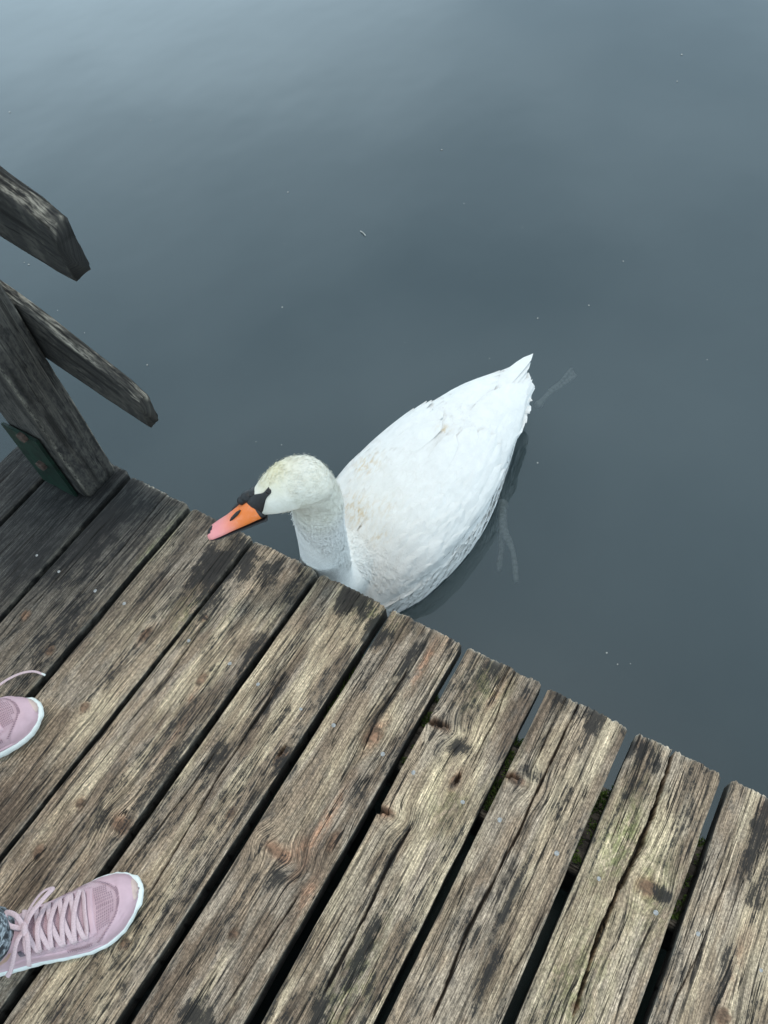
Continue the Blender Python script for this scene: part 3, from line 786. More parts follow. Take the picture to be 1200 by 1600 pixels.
def tints(P):
    P = np.asarray(P, float)
    yel = .95 * np.exp(-(np.linalg.norm(P - crown, axis=1) / .055) ** 2)
    yel = np.maximum(yel, .38 * smooth01((P[:, 2] - .12) / .12))
    yel = np.maximum(yel, .14 * np.exp(-(np.linalg.norm(P - np.array([.72, .62, -.12]), axis=1) / .16) ** 2))
    och = np.zeros(len(P))
    for c, r_, a in OCH: och = np.maximum(och, a * np.exp(-(np.linalg.norm(P - c, axis=1) / r_) ** 2))
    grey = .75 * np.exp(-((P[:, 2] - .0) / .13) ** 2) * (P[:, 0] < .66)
    return np.column_stack([yel, och, grey, np.ones(len(P))])
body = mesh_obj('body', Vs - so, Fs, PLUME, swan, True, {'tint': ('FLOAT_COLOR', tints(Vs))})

# feathers: leaf-shaped sheets that follow the body surface
def shell(a, phi):
    lo_ = np.minimum(phi, math.pi - phi)
    return np.maximum(-.002, -.004 + .017 * smooth01((a - .09) / .12) * smooth01((.765 - a) / .16) * smooth01((lo_ - rad(8)) / rad(18)))
def feather(a0, phi0, length, width, lift0, lift1, dphi=0.0, n=9, m=7, tip=.55, curl=0.0):
    """from the quill at (a0, phi0) backwards; dphi = change of phi along its length"""
    t = np.linspace(0, 1, n)[:, None]; s = np.linspace(-1, 1, m)[None, :]
    wprof = np.minimum(1, (t / .16 + .25)) * np.sqrt(np.maximum(1 - np.clip((t - tip) / (1 - tip), 0, 1) ** 2.2, 0.0)) 
    a = a0 + t * length + 0 * s
    # lateral size to angle: local girth
    w, top, bot, _ = stv(np.clip(a, 0, .775)); rad_ = np.maximum((w + (top - bot) * .5) * .5, .03)
    phi = phi0 + dphi * t + s * width * wprof / rad_
    aa = np.clip(a, .0, .774)
    P = body_surf(aa.ravel(), phi.ravel())
    over = np.maximum(a - .774, 0).ravel()
    P[:, :2] += over[:, None] * UA[None]
    N = body_normal(np.clip(aa.ravel(), .01, .765), phi.ravel())
    lift = (lift0 + (lift1 - lift0) * t ** 1.3 - .0018 * s ** 2 + .0012 * (1 - np.abs(s)) ** 2 + curl * t ** 2).ravel()
    return P + N * (lift + shell(aa, phi).ravel())[:, None]
def feather_mesh(P, n=9, m=7): return P, [tuple(f) for f in grid_faces(n, m)]

# wings: a swelling shell on each side of the back, its long feathers as pieces
def wing(side):
    na, npz = 44, 26
    lo, hi = (rad(8), rad(89.5)) if side > 0 else (rad(90.5), rad(172))
    A, Ph = np.meshgrid(np.linspace(.09, .765, na), np.linspace(lo, hi, npz), indexing='ij')
    N = body_normal(np.clip(A.ravel(), .01, .765), Ph.ravel())
    P = body_surf(A.ravel(), Ph.ravel()) + N * shell(A, Ph).ravel()[:, None]
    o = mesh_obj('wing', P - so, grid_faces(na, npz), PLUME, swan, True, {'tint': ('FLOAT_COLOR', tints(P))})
    return o
rng = random.Random(21)
wings = {1: wing(1), -1: wing(-1)}
def put_feather(P, parent, name='feather'):
    V, Fc = feather_mesh(P)
    return mesh_obj(name, V - so, Fc, PLUME, parent, True, {'tint': ('FLOAT_COLOR', tints(V))})
for side in (1, -1):
    def ph(deg): return rad(deg) if side > 0 else rad(180 - deg)
    # long flight feathers and tertials, lowest first
    rows = [(.44, 14, .20, .020, .006), (.46, 20, .22, .021, .009), (.47, 27, .25, .022, .012), (.48, 34, .27, .023, .014), (.48, 42, .29, .024, .016), (.47, 50, .29, .024, .018), (.46, 58, .28, .024, .019), (.44, 66, .27, .024, .020), (.42, 74, .25, .023, .020),
            (.30, 18, .18, .020, .009), (.31, 26, .19, .021, .012), (.32, 35, .2, .022, .015), (.32, 45, .2, .023, .017), (.31, 55, .2, .023, .019), (.30, 65, .19, .023, .020), (.28, 74, .18, .022, .020)]
    for (a0, d, L_, w, lf) in rows:
        P = feather(a0 + rng.uniform(-.01, .01), ph(d + rng.uniform(-1.5, 1.5)), L_ * rng.uniform(.95, 1.05), w, -.001, .0070 + lf * .25, dphi=(ph(d + 8) - ph(d)))
        put_feather(P, wings[side])
# left wing's tip sticks out past the tail
def free_feather(base, tip_, width, up, parent, bow=.012, n=9, m=7):
    base = np.asarray(base, float); tip_ = np.asarray(tip_, float); d = tip_ - base
    sd_ = np.cross(d, up); sd_ /= np.linalg.norm(sd_); un = np.cross(sd_, d); un /= np.linalg.norm(un)
    t = np.linspace(0, 1, n)[:, None]; s = np.linspace(-1, 1, m)[None, :]
    wp = np.minimum(1, t / .2 + .4) * np.sqrt(np.maximum(1 - np.clip((t - .40) / .60, 0, 1) ** 1.5, 0.0)) + .02
    P = base + t[..., None] * d + (s * wp * width)[..., None] * sd_ + (bow * 4 * t * (1 - t) - .003 * s ** 2 + 0 * s)[..., None] * un
    return put_feather(P.reshape(-1, 3), parent)
tail = None
def tail_base():
    na, npz = 12, 20
    A, Ph = np.meshgrid(np.linspace(.58, .765, na), np.linspace(rad(-60), rad(240), npz), indexing='ij')
    N = body_normal(np.clip(A.ravel(), .01, .765), Ph.ravel())
    P = body_surf(A.ravel(), Ph.ravel()) + N * .003
    return mesh_obj('tail', P - so, grid_faces(na, npz), PLUME, swan, True, {'tint': ('FLOAT_COLOR', tints(P))})
tail = tail_base()
tb = body_surf(np.array([.70]), np.array([rad(90)]))[0] - np.array([0, 0, .035])
TIPS = [((831, 610), -.185), ((832, 625), -.19), ((828, 645), -.20), ((823, 660), -.205), ((812, 676), -.205), ((828, 594), -.18), ((826, 582), -.175), ((800, 690), -.20), ((830, 635), -.21)]
for k, ((px, py), z) in enumerate(TIPS):
    tp = bz(px, py, z)
    base = tb + np.append(UV * (.045 * (3.5 - k) / 4.0), -.004 * k) if k < 7 else tb + np.append(UV * -.05, -.02)
    free_feather(base, tp, .022, (0, 0, 1), tail, .006)
for k, ((px, py), z) in enumerate((((833, 552), -.165), ((829, 566), -.17), ((824, 580), -.17))):
    free_feather(bz(757 + 6 * k, 630 + 6 * k, -.136), bz(px, py, z), .019 - .002 * k, (0, 0, 1), wings[1], .010)
for k, ((px, py), z) in enumerate((((818, 668), -.19), ((806, 690), -.19))):
    free_feather(bz(745 - 8 * k, 700 + 8 * k, -.14), bz(px, py, z), .024, (0, 0, 1), wings[-1], .012)
# small contour feathers over breast, flanks and shoulders
Vp = []; Fp = []
k = 0
for a in np.arange(.06, .66, .020):
    w, top, bot, _ = stv(np.array([a]))
    nph = int((w[0] + .1) * 3.14 / .034)
    for q in range(nph):
        deg = -14 + 208 * (q + .5 * (k % 2)) / nph + rng.uniform(-3, 3)
        if a < .13 and 40 < deg < 140: continue
        L_ = rng.uniform(.055, .085) * (1 + .5 * a); wd = rng.uniform(.016, .024)
        base = -.0012
        P = feather(a + rng.uniform(-.006, .006), rad(deg), L_, wd, base, base + rng.uniform(.0022, .0050) * (1.0 if 35 < deg < 145 else .55), dphi=rng.uniform(-.03, .03), n=6, m=5)
        f = [tuple(i + len(Vp) * 30 for i in q_) for q_ in grid_faces(6, 5)]
        Vp.append(P); Fp += f
    k += 1
Vp = np.concatenate(Vp)
pl = mesh_obj('plumage', Vp - so, np.array(Fp), PLUME, swan, True, {'tint': ('FLOAT_COLOR', tints(Vp))}); tag(pl, kind='stuff')

# fine down on head and neck: short pointed strands lying along the surface
def down():
    rg = np.random.default_rng(4)
    me_ = body.data; nv = len(me_.vertices)
    co = np.empty(nv * 3, np.float32); me_.vertices.foreach_get('co', co); co = co.reshape(-1, 3) + so
    no = np.empty(nv * 3, np.float32); me_.vertices.foreach_get('normal', no); no = no.reshape(-1, 3)
    sel = np.where(co[:, 2] > -.13 - .10 * rg.random(nv) ** 1.5)[0]
    sel = sel[((co[sel] - bb) @ hf < -.004) & (co[sel][:, 0] < .715 - .05 * rg.random(len(sel)))]
    q = co[sel] - bb; f_ = q @ hf; l_ = q @ hl; u_ = q @ hu
    sel = sel[~((f_ > -.062) & (u_ < .030) & (u_ > -.028))]
    pick = rg.choice(sel, 17000)
    p = co[pick] + rg.normal(0, .0016, (len(pick), 3)); n = no[pick]
    hd = np.clip((p[:, 2] - .19) / .07, 0, 1)[:, None]
    t = (-hf)[None] * hd + np.array([.25, .1, -1.0])[None] * (1 - hd) + rg.normal(0, .28, (len(pick), 3))
    t -= n * np.sum(t * n, 1)[:, None]; t /= np.linalg.norm(t, axis=1)[:, None] + 1e-9
    L_ = (rg.uniform(.005, .011, len(pick)) * (1 - .55 * hd[:, 0]))[:, None]
    sd_ = np.cross(n, t); w = rg.uniform(.0006, .0013, len(pick))[:, None]
    lift = rg.uniform(.0004, .0016, len(pick))[:, None] * (1 - .8 * hd)
    a = p - sd_ * w; c = p + sd_ * w; d_ = p + t * L_ * .6 + n * lift * .8; e = p + t * L_ + n * lift
    V = np.stack([a, c, d_ + sd_ * w * .7, e, d_ - sd_ * w * .7], 1).reshape(-1, 3)
    i = np.arange(len(pick)) * 5
    Fc = np.concatenate([np.stack([i, i + 1, i + 2, i + 4], 1), np.stack([i + 4, i + 2, i + 3, i + 3], 1)])
    Fq = [tuple(q) for q in Fc[:len(pick)]] + [tuple(q[:3]) for q in Fc[len(pick):]]
    o = mesh_obj('down', V - so, Fq, PLUME, swan, True, {'tint': ('FLOAT_COLOR', tints(V))}); tag(o, kind='stuff')
down()

# bill
def bill_material():
    m, nt, o = new_mat('bill_horn'); b = NB(nt)
    t = b.attr('bl'); c = b.n('ShaderNodeSeparateColor'); nt.links.new(t.outputs['Color'], c.inputs[0])
    co = b.n('ShaderNodeTexCoord').outputs['Object']; nzv = b.noise(co, 120, 4, .6)
    col = b.mix(c.outputs[0], (0.80, 0.20, 0.035), (0.80, 0.30, 0.30))
    col = b.mix(b.math('MULTIPLY', b.step(nzv, .45, .75), .25), col, (0.85, 0.42, 0.30))
    col = b.mix(b.step(c.outputs[1], .4, .6), col, (0.012, 0.012, 0.013))
    b.bsdf(o, col, .42, b.bump(nzv, .0006, .6))
    return m
BILL = bill_material()
BLACK = simple('black_skin', (0.011, 0.011, 0.012), 0.5, 0.3, 200, .0006)
BL = np.linalg.norm(tipp - bb)
def bill_part(lower=False):
    n, mm = 34, 22
    V = []; att = []
    for i in range(n):
        t = i / (n - 1); f = -.004 + t * (BL + .004)
        w = np.interp(t, [0, .2, .5, .75, .9, .97, 1], [.0245, .0232, .0218, .0222, .0205, .0150, .006])
        top = np.interp(t, [0, .12, .35, .6, .85, .96, 1], [.019, .016, .0075, .0010, -.0030, -.006, -.011])
        bot = np.interp(t, [0, .3, .7, .95, 1], [-.0215, -.0200, -.0175, -.0165, -.016])
        if lower:
            top = bot + .0012; bot = bot - np.interp(t, [0, .3, .8, 1], [.006, .006, .004, .001]); w = w * .88
        for j in range(mm):
            p = 2 * math.pi * j / mm; c, s = math.cos(p), math.sin(p)
            zz = top if s > 0 else bot
            mid = bot + (top - bot) * .25
            u = mid + (top - mid) * abs(s) ** .9 if s > 0 else mid - (mid - bot) * abs(s) ** .7
            V.append(HP(f, w * math.copysign(abs(c) ** .85, c), u))
            pink = float(smooth01(np.array((t - .30) / .5)))
            nail_ = 1.0 if (t > .875 and (abs(c) * w < .0085) and s > -.2) or t > .975 else 0.0
            edge = 1.0 if (s < -.55 and abs(c) > .2 and not lower and t > .05) else 0.0
            rim = 1.0 if t < .035 else 0.0
            att.append((pink, max(nail_, edge, rim, 1.0 if lower else 0), 0, 1))
    Fc = [tuple(f) for f in grid_faces(n, mm, True)] + [tuple(range(mm - 1, -1, -1)), tuple(range((n - 1) * mm, n * mm))]
    return mesh_obj('lower_bill' if lower else 'bill', np.array(V) - so, Fc, BILL, swan, True, {'bl': ('FLOAT_COLOR', att)})
bill = bill_part(); bill_part(True)
# black lores from the bill's base to the eye, knob, nostrils and eyes
for side in (1, -1):
    nf, npz = 18, 12
    V = []
    for i in range(nf):
        t = i / (nf - 1); f = .010 - t * .052
        c0 = rad(22) + rad(16) * t; hw = rad(62) * (1 - smooth01(np.array(t / .80))) * .9 + rad(9)
        hi_ = c0 + hw * .9; lo_ = c0 - hw * 1.05
        for q in range(npz):
            p = lo_ + (hi_ - lo_) * q / (npz - 1)
            p = p if side > 0 else math.pi - p
            edge = min(q, npz - 1 - q) == 0 or i == nf - 1
            V.append(head_surf(np.array([f]), np.array([p]), -.0015 if edge else .0014)[0])
    mesh_obj('lore', np.array(V) - so, grid_faces(nf, npz), BLACK, swan, True)
    ep = head_surf(np.array([-.038]), np.array([rad(36) if side > 0 else math.pi - rad(36)]), -.0022)[0]
    Ve, Fe = ellipsoid(ep, (hf, hl, hu), (.0055, .0048, .0048))
    mesh_obj('eye', Ve - so, Fe, simple('eye_gloss', (.012, .009, .008), .08, .2, 100), swan, True)
    nst = [HP(f, side * l, u) for f, l, u in ((.026, .0130, .0085), (.034, .0138, .0060), (.043, .0142, .0030), (.051, .0142, .0))]
    Vn, Fn = tube(spline(nst, 10), np.interp(np.linspace(0, 1, 10), [0, .3, .8, 1], [.0015, .0036, .0030, .0008]), 10, up=hu, flat=.8)
    mesh_obj('nostril', Vn - so, Fn, BLACK, bill, True)
kb = []
for c, r_ in ((HP(.006, 0, .0175), (.013, .0115, .0105)), (HP(.016, 0, .0165), (.011, .0085, .0085)), (HP(-.006, 0, .021), (.010, .013, .006))):
    kb.append(ellipsoid(c, (hf, hl, hu), r_))
Vk, Fk = merge(kb); mesh_obj('knob', Vk - so, Fk, BLACK, bill, True)

# feet paddling under water
SKIN = simple('leg_skin', (0.62, 0.55, 0.55), .6, .3, 120, .001)
def foot(knee, mid, toes, r0, deep):
    parts = []
    pts = spline([knee, mid], 8)
    parts.append(tube(pts, np.linspace(r0 * 1.25, r0, 8), 12))
    parts.append(ellipsoid(np.asarray(knee), np.eye(3), (r0 * 1.8, r0 * 1.7, r0 * 1.5), 8, 12))
    parts.append(ellipsoid(np.asarray(mid), np.eye(3), (r0 * 1.35, r0 * 1.35, r0 * 1.2), 8, 12))
    for tpts in toes:
        q = spline(tpts, 14)
        rr = np.linspace(r0 * 1.05, r0 * .55, 14) * (1 + .18 * np.sin(np.linspace(0, 9.4, 14)))
        parts.append(tube(q, rr, 10))
    # web between neighbouring toes
    for ta, tb_ in (zip(toes[:-1], toes[1:]) if deep else ()):
        a = spline(ta, 10); b_ = spline(tb_, 10)
        V = np.concatenate([np.stack([a[i], (a[i] + b_[i]) * .5 + np.array([0, 0, .002]), b_[i]]) for i in range(10)]); parts.append((V, [tuple(f) for f in grid_faces(10, 3)]))
    V, Fc = merge(parts)
    return mesh_obj('foot', V - so, Fc, SKIN, swan, True)
foot(bz(784, 790, -.316), bz(787, 832, -.318), [[bz(787, 832, -.318), bz(801, 862, -.319), bz(807, 910, -.322)], [bz(787, 832, -.319), bz(783, 862, -.345), bz(779, 893, -.37)]], .0100, 0)
foot(bz(842, 632, -.50), bz(860, 612, -.50), [[bz(860, 612, -.50), bz(876, 597, -.50), bz(893, 576, -.51)], [bz(860, 612, -.50), bz(882, 600, -.51), bz(900, 586, -.52)]], .008, 1)

# ------------------------------------------------------------------ person's shoes
def knit_material():
    m, nt, o = new_mat('pink_knit'); b = NB(nt)
    co = b.n('ShaderNodeTexCoord').outputs['Object']
    n1 = b.noise(co, 45, 3, .5); n2 = b.noise(b.vmul(co, (700, 900, 700)), 1.0, 2, .5)
    wv = b.n('ShaderNodeTexWave', wave_type='BANDS', bands_direction='X'); b.put(wv.inputs['Vector'], co); wv.inputs['Scale'].default_value = 160; wv.inputs['Distortion'].default_value = 1.2
    col = b.mix(b.step(n1, .3, .7), (.54, .355, .395), (.62, .43, .47))
    col = b.mix(b.math('MULTIPLY', wv.outputs[1], .2), col, (.38, .25, .29))
    nrm = b.bump(b.math('ADD', b.math('MULTIPLY', wv.outputs[1], .7), n2), .0009, .7)
    b.bsdf(o, col, .8, nrm, Sheen_Weight=.2)
    return m
KNIT = knit_material()
PSMOOTH = simple('pink_overlay', (.58, .395, .44), .5, .06, 40, .0003)
PDARK = simple('pink_mesh_hole', (.33, .215, .25), .9, .2, 200)
PLIGHT = simple('pink_lace', (.60, .45, .47), .85, .12, 500, .0005)
FOAM = simple('white_midsole', (.76, .80, .765), .6, .05, 60, .0005)
RUB = simple('beige_toe_rubber', (.60, .45, .40), .6, .1, 80)
def shoe(label, heel, toe, mirror, laces=True, free_lace=None):
    """local x heel->toe, y towards the foot's outer side, z up"""
    heel = np.asarray(heel, float); toe = np.asarray(toe, float)
    d = toe - heel; L_ = np.linalg.norm(d[:2]); ex = np.array([d[0], d[1], 0]) / L_; ez = np.array([0, 0, 1.0]); ey = np.cross(ez, ex) * mirror
    root = empty('running_shoe', tuple(heel)); tag(root, label, 'shoe')
    def W(P): P = np.atleast_2d(P); return P[:, :1] * ex + P[:, 1:2] * ey + P[:, 2:3] * ez
    ft = (lambda f: tuple(f[::-1])) if mirror < 0 else (lambda f: tuple(f))
    ks = np.array([[0, 0, 0], [.015, .016, 0], [.05, .026, 0], [.12, .0325, .000], [.25, .0340, .002], [.4, .0345, .004], [.55, .0405, .004], [.68, .0460, .002], [.78, .0465, -.001], [.87, .0405, -.005], [.94, .0290, -.009], [.98, .0165, -.011], [1.0, 0, -.012]])
    def hw(t): return np.interp(t, ks[:, 0], ks[:, 1]) * L_ / .262
    def cy(t): return np.interp(t, ks[:, 0], ks[:, 2])
    def zt(t): return np.interp(t, [0, .3, .6, .85, 1], [.036, .033, .026, .024, .030])     # top of midsole
    def zb(t): return np.interp(t, [0, .1, .7, .9, 1], [.006, .001, .001, .005, .014])
    # midsole
    ts = 0.5 - 0.5 * np.cos(np.linspace(0, math.pi, 40)); V = []
    ring = [(1, t) for t in ts] + [(-1, t) for t in ts[-2:0:-1]]
    lv = [(-.0035, 0), (-.001, .12), (.0030, .35), (.0040, .6), (.0030, .85), (.0005, 1.0), (-.006, 1.03)]
    nrg = len(ring)
    for ofs, q in lv:
        for k_, (s, t) in enumerate(ring):
            xx = t * L_; nrm_x = (1 if t > .97 else (-1 if t < .03 else 0))
            rib = .0004 * (1 if (k_ % 2 == 0) else -1) if .1 < q < .9 else 0
            V.append((xx + nrm_x * (ofs + .001), cy(t) + s * (hw(t) + ofs + rib), zb(t) + (zt(t) - zb(t)) * q))
    V.append((.5 * L_, 0, .002)); V.append((.5 * L_, 0, .026))
    Fc = [ft(f) for f in grid_faces(len(lv), nrg, True)]
    Fc += [ft((len(V) - 2, (j + 1) % nrg, j)) for j in range(nrg)]
    mesh_obj('sole', W(np.array(V)), Fc, FOAM, root, True)
    # upper: dome sections
    def topz(t): return np.interp(t, [0, .03, .1, .2, .3, .38, .45, .55, .65, .75, .85, .92, .97, 1.0], [.050, .078, .086, .080, .083, .098, .099, .086, .074, .065, .059, .052, .042, .030])
    def U(t, phi, off=0.0):
        t = np.asarray(t, float); phi = np.asarray(phi, float)
        w = np.maximum(hw(t) - .0005, 0) + off; b0 = zt(t) - .004; h = topz(t) - b0 + off
        c, s = np.cos(phi), np.sin(phi)
        pw = np.interp(t, [0, .3, .6, .9, 1], [.55, .62, .78, .80, .8])
        y = cy(t) + w * np.sign(c) * np.abs(c) ** pw + .004 * s * (t < .9)
        z = b0 + h * np.abs(s) ** .88
        x = t * L_ + np.where(t > .98, off, 0)
        return np.stack([x + 0 * y, y, z], -1)
    T, Pp = np.meshgrid(0.5 - 0.5 * np.cos(np.linspace(0.03, math.pi, 52)), np.linspace(0, math.pi, 34), indexing='ij')
    mesh_obj('upper', W(U(T, Pp).reshape(-1, 3)), np.array([ft(f) for f in grid_faces(52, 34)]), KNIT, root, True)
    def patch(name, t0, t1, p0, p1, off, mat, nt_=16, np_=16, fn=None):
        T, Pp = np.meshgrid(np.linspace(t0, t1, nt_), np.linspace(p0, p1, np_), indexing='ij')
        if fn: T, Pp = fn(T, Pp)
        o_ = np.full(T.shape, off); o_[0, :] = o_[-1, :] = -.001; o_[:, 0] = o_[:, -1] = -.001
        w = U(T, Pp)
        e = 1e-3; n_ = np.cross(U(T + e, Pp) - U(T - e, Pp), U(T, Pp + e) - U(T, Pp - e)); n_ /= np.linalg.norm(n_, axis=-1, keepdims=True) + 1e-9
        n_ *= np.sign(np.sum(n_ * (w - np.array([0, 0, .03]) - np.stack([T * L_, 0 * T, 0 * T], -1)), -1, keepdims=True))
        return mesh_obj(name, W((w + n_ * o_[..., None]).reshape(-1, 3)), np.array([ft(f) for f in grid_faces(nt_, np_)]), mat, root, True)
    # smooth overlays: toe guard (arc-shaped), rubber toe bumper, eyestay on both sides, side panel
    patch('toe_guard', .0, 1, rad(2), rad(178), .0012, PSMOOTH, 12, 40, lambda T, P_: (np.clip(.985 - (1 - T) * (.085 + .17 * np.abs(np.cos(P_)) ** 2.2), 0, .995), P_))
    patch('toe_bumper', .965, .997, rad(35), rad(150), .0022, RUB, 6, 14)
    for s in (0, 1):
        m_ = (lambda p: p) if s == 0 else (lambda p: math.pi - p)
        patch('eyestay', .40, .76, m_(rad(46)), m_(rad(62)), .0022, PSMOOTH, 24, 8)
        patch('side_panel', .28, .62, m_(rad(9)), m_(rad(33)), .0014, PSMOOTH, 20, 10, lambda T, P_: (T + .08 * (np.abs(np.cos(P_)) - .8), P_))
        patch('sole_strip', .02, .97, m_(rad(1)), m_(rad(9)), .0016, PSMOOTH, 40, 5)
    patch('vamp_ridge', .735, .775, rad(48), rad(132), .0024, PSMOOTH, 8, 20)
    # tongue
    Tt, St = np.meshgrid(np.linspace(.36, .75, 22), np.linspace(-1, 1, 14), indexing='ij')
    Pt = U(Tt, rad(90) + St * rad(32)); Pt[..., 2] += .0030 * (1 - St ** 2) + np.interp(Tt, [.36, .45, .75], [.014, .004, -.002]); 
    mesh_obj('tongue', W(Pt.reshape(-1, 3)), np.array([ft(f) for f in grid_faces(22, 14)]), KNIT, root, True)
    # perforations: little dashes in two arcs round the toe box and hatching on the sides
    Vd = []; Fd = []
    def dash(t, p, dt, dp, wdt):
        a = U(t - dt / 2, p - dp / 2, .0016); c = U(t + dt / 2, p + dp / 2, .0016); dd = c - a; l = np.linalg.norm(dd) + 1e-9
        nn = np.array([0, math.cos(p), math.sin(p)]); sv = np.cross(dd / l, nn) * wdt; sv = sv / (np.linalg.norm(sv) + 1e-9) * wdt
        b0 = len(Vd)
        Vd.extend([a - sv, c - sv, c + sv, a + sv]); Fd.append((b0, b0 + 1, b0 + 2, b0 + 3))
    for k_ in range(34):                                        # arc of dashes
        p = rad(28) + rad(124) * k_ / 33
        t = .905 - .20 * abs(math.cos(p)) ** 2.4
        dash(t, p, .014, 0, .00085)
    for r_ in range(9):                                         # hatching on the toe box
        for k_ in range(15):
            p = rad(58) + rad(64) * k_ / 14; t = .795 + .0105 * r_ - .03 * abs(math.cos(p))
            if r_ > 6 and not (3 < k_ < 11): continue
            dash(t, p, .0035, rad(2.6), .0006)
    for s in (0, 1):
        for k_ in range(13):
            p = rad(18) ; t = .60 + .010 * k_; pp = p + rad(10)
            dash(t, pp if s == 0 else math.pi - pp, .006, rad(9) if s == 0 else -rad(9), .0007)
    pf = mesh_obj('perforation', W(np.array(Vd)), Fd, PDARK, root, False); tag(pf, kind='stuff')
    # laces
    parts = []
    def lace(pts, r_=.0036, flat=.28):
        P = spline(np.array(pts), 6 * len(pts)); parts.append(tube(W(P), r_, 8, up=ez, flat=flat))
    def L3(t, deg, off): return U(np.array(t), np.array(rad(deg)), off)
    rows = [.72, .665, .61, .555, .50, .445]
    lace([L3(.715, 52, .004), L3(.735, 70, .006), L3(.737, 90, .0065), L3(.735, 110, .006), L3(.715, 128, .004)])
    for i in range(len(rows) - 1):
        a, c = rows[i], rows[i + 1]
        lace([L3(a, 50, .003), L3(a - .008, 62, .0075), L3((a + c) / 2, 90, .0105 + .001 * i), L3(c + .006, 118, .0075), L3(c, 130, .003)])
        lace([L3(a, 130, .003), L3(a - .008, 118, .0075), L3((a + c) / 2, 90, .0125 + .001 * i), L3(c + .006, 62, .0075), L3(c, 50, .003)])
    kz = .018
    K0 = L3(.475, 90, kz)
    lace([K0 + np.array([0, -.008, 0]), K0 + np.array([.002, 0, .005]), K0 + np.array([0, .008, 0])], .0048, .8)
    lace([K0, K0 + np.array([.012, -.014, .006]), K0 + np.array([.030, -.030, .003]), K0 + np.array([.040, -.042, -.006]), K0 + np.array([.024, -.040, -.004]), K0 + np.array([.006, -.018, .003]), K0])
    lace([K0, K0 + np.array([-.006, -.018, .012]), K0 + np.array([-.02, -.026, .012]), K0 + np.array([-.018, -.010, .010]), K0])
    lace([K0, K0 + np.array([-.01, .014, .004]), K0 + np.array([-.022, .030, -.010]), K0 + np.array([-.036, .040, -.030]), K0 + np.array([-.046, .044, -.040])])
    lace([K0, K0 + np.array([.004, .016, .002]), K0 + np.array([-.004, .034, -.016]), K0 + np.array([-.012, .042, -.034])])
    lace([K0, K0 + np.array([-.03, -.012, .004]), K0 + np.array([-.055, -.010, .002]), K0 + np.array([-.08, -.014, .0])])
    V, Fc = merge(parts); mesh_obj('lace', V, Fc, PLIGHT, root, True)
    if free_lace is not None:
        P = spline(np.array(free_lace) - heel, 24)
        V, Fc = tube(P, .0026, 8, up=ez, flat=.5); mesh_obj('lace', V, Fc, PLIGHT, root, True)
        V, Fc = tube(np.stack([P[-2], P[-1], P[-1] + (P[-1] - P[-2]) * .8]), .0021, 8); mesh_obj('lace_tip', V, Fc, FOAM, root, True)
    # grey printed tab beside the tongue, collar
    patch('printed_tab', .385, .425, rad(46), rad(60), .0035, simple('grey_tab', (.20, .17, .20), .6, .3, 300), 6, 6)
    ca = np.linspace(0, 2 * math.pi, 40, endpoint=False)
    cc = np.stack([(.215 + .175 * np.cos(ca)) * L_, .0295 * np.sin(ca) * 1.0, .082 + .014 * np.cos(ca) ** 2 + .006 * np.cos(ca)], -1)
    V, Fc = tube(W(np.vstack([cc, cc[:1]])), .0062, 10); mesh_obj('collar', V, Fc, KNIT, root, True)
    return root, ex, ey, L_
toe1 = bz(223, 1402, .02); toe1[2] = 0
ax1 = bz(222, 1408, 0) - bz(-10, 1492, 0); ax1 /= np.linalg.norm(ax1)
heel1 = toe1 - ax1 * .262; heel1[2] = .002; toe1[2] = .002
sh1 = shoe('pink running shoe with its laces tied in a bow, ankle in view', heel1, toe1, -1)
toe2 = bz(59, 1097, .02); toe2[2] = .002
ang = rad(22); ax2 = np.array([ax1[0] * math.cos(ang) - ax1[1] * math.sin(ang), ax1[0] * math.sin(ang) + ax1[1] * math.cos(ang), 0])
heel2 = toe2 - ax2 * .262; heel2[2] = .002
fl = [bz(-60, 1110, .055), bz(-30, 1092, .05), bz(5, 1066, .035), bz(30, 1053, .022), bz(52, 1049, .012), bz(68, 1054, .006)]
sh2 = shoe('pink running shoe with a loose lace end lying on the planks', heel2, toe2, 1, True, fl)

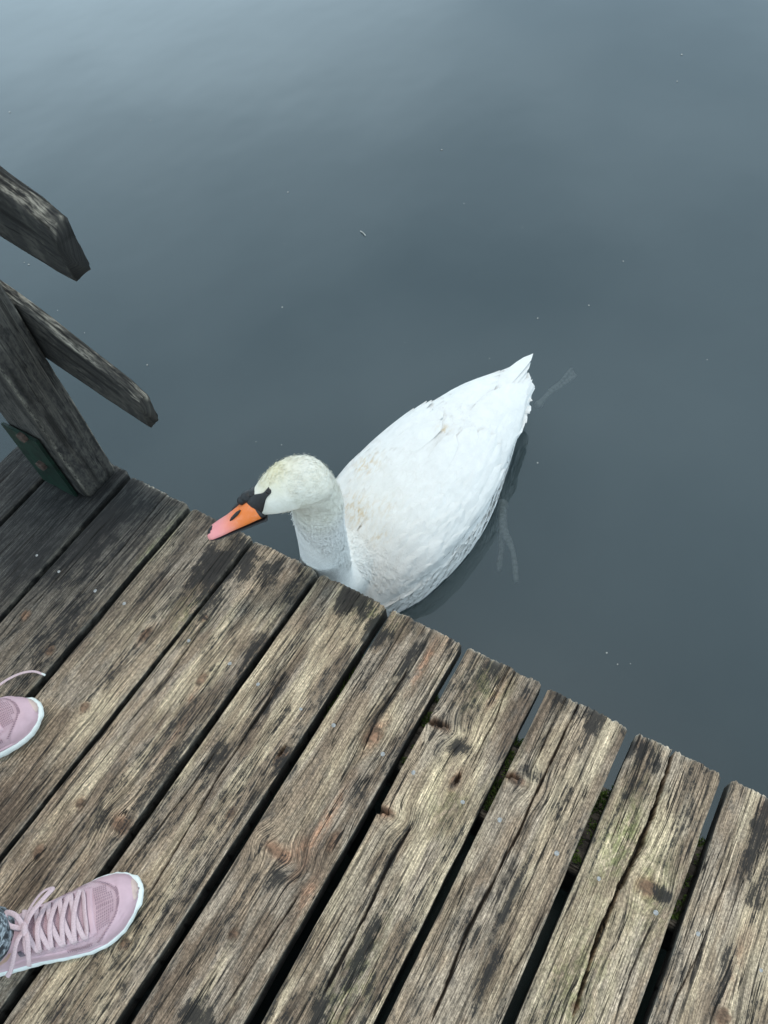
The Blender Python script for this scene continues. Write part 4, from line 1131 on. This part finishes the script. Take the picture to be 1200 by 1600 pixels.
person = empty('person', tuple((heel1 + heel2) / 2))
tag(person, 'person in grey patterned trousers standing on the deck in pink shoes', 'person')
po = np.array(person.location)
SKINP = simple('skin', (.52, .34, .26), .5, .06, 40, Subsurface_Weight=.08)
def cloth_mat():
    m, nt, o = new_mat('grey_pattern_cloth'); b = NB(nt)
    co = b.n('ShaderNodeTexCoord').outputs['Object']
    v = b.noise(co, 70, 3, .6, 1.5)
    col = b.ramp(v, [(.40, (.025, .03, .035)), (.5, (.16, .19, .21)), (.6, (.42, .47, .50))])
    b.bsdf(o, col, .85, b.bump(v, .001, .5)); return m
CLOTH = cloth_mat()
for root, ex, ey, L_ in (sh1, sh2):
    h = np.array(root.location)
    base = h + ex * L_ * .215
    zz = [.03, .06, .085, .11, .14, .18, .24, .32, .42]; rx = [.036, .038, .039, .037, .034, .033, .039, .049, .053]
    V = []
    n = 24
    for z, r_ in zip(zz, rx):
        for k in range(n):
            a = 2 * math.pi * k / n
            lean = .004 * z / .1
            V.append(base + ex * (r_ * 1.18 * math.cos(a) + (.012 if z < .1 else .004) - lean) + ey * (r_ * .86 * math.sin(a)) + np.array([0, 0, z]))
    Fc = [tuple(f) for f in grid_faces(len(zz), n, True)] + [tuple(range(n - 1, -1, -1)), tuple(range((len(zz) - 1) * n, len(zz) * n))]
    leg = mesh_obj('lower_leg', np.array(V) - po, Fc, SKINP, person, True)
    zz = [.104, .100, .104, .13, .18, .25, .33, .43]; rx = [.0395, .0435, .0465, .047, .050, .056, .062, .066]
    V = []
    for i, (z, r_) in enumerate(zip(zz, rx)):
        for k in range(n):
            a = 2 * math.pi * k / n
            rr = r_ * (1 + .03 * math.sin(3 * a + z * 40))
            V.append(base + ex * (rr * 1.16 * math.cos(a) + .004 - .004 * z / .1) + ey * (rr * .92 * math.sin(a)) + np.array([0, 0, z + .004 * math.cos(a)]))
    Fc = [tuple(f) for f in grid_faces(len(zz), n, True)] + [tuple(range((len(zz) - 1) * n, len(zz) * n))]
    mesh_obj('trouser_leg', np.array(V) - po, Fc, CLOTH, leg, True)

# ------------------------------------------------------------------ specks floating on the water
rng = random.Random(8); V = []; Fc = []
SP = [(147, 75), (15, 175), (235, 188), (690, 234), (450, 300), (725, 318), (816, 355), (445, 381), (974, 408), (920, 477), (1058, 127), (1105, 562), (840, 723), (948, 1020), (965, 1038), (985, 1037), (230, 570), (45, 413), (38, 410), (90, 485), (132, 520), (1065, 85), (441, 480), (632, 535), (765, 560), (840, 497), (440, 695), (400, 690)]
for (px, py) in SP:
    c = bz(px, py, WZ + .0015); dist = np.linalg.norm(c - CAM); r_ = dist * rng.uniform(.0004, .0011)
    b0 = len(V)
    for k in range(6): V.append((c[0] + r_ * rng.uniform(.6, 1.3) * math.cos(k * 1.047), c[1] + r_ * rng.uniform(.6, 1.3) * math.sin(k * 1.047), c[2]))
    V.append((c[0], c[1], c[2] + r_ * .6)); Fc += [(b0 + k, b0 + (k + 1) % 6, b0 + 6) for k in range(6)]
a, c = bz(563, 361, WZ + .003), bz(571, 368, WZ + .003)
Vt, Ft = tube([a, (a + c) / 2 + np.array([.002, .001, .001]), c], .0016, 6); b0 = len(V); V += [tuple(v) for v in Vt]; Fc += [tuple(i + b0 for i in f) for f in Ft]
sp = mesh_obj('floating_specks', V, Fc, simple('pale_fluff', (.42, .42, .39), .8, .2, 50), None, False)
tag(sp, 'tiny pale specks of fluff and a twig floating on the lake', 'debris', kind='stuff')
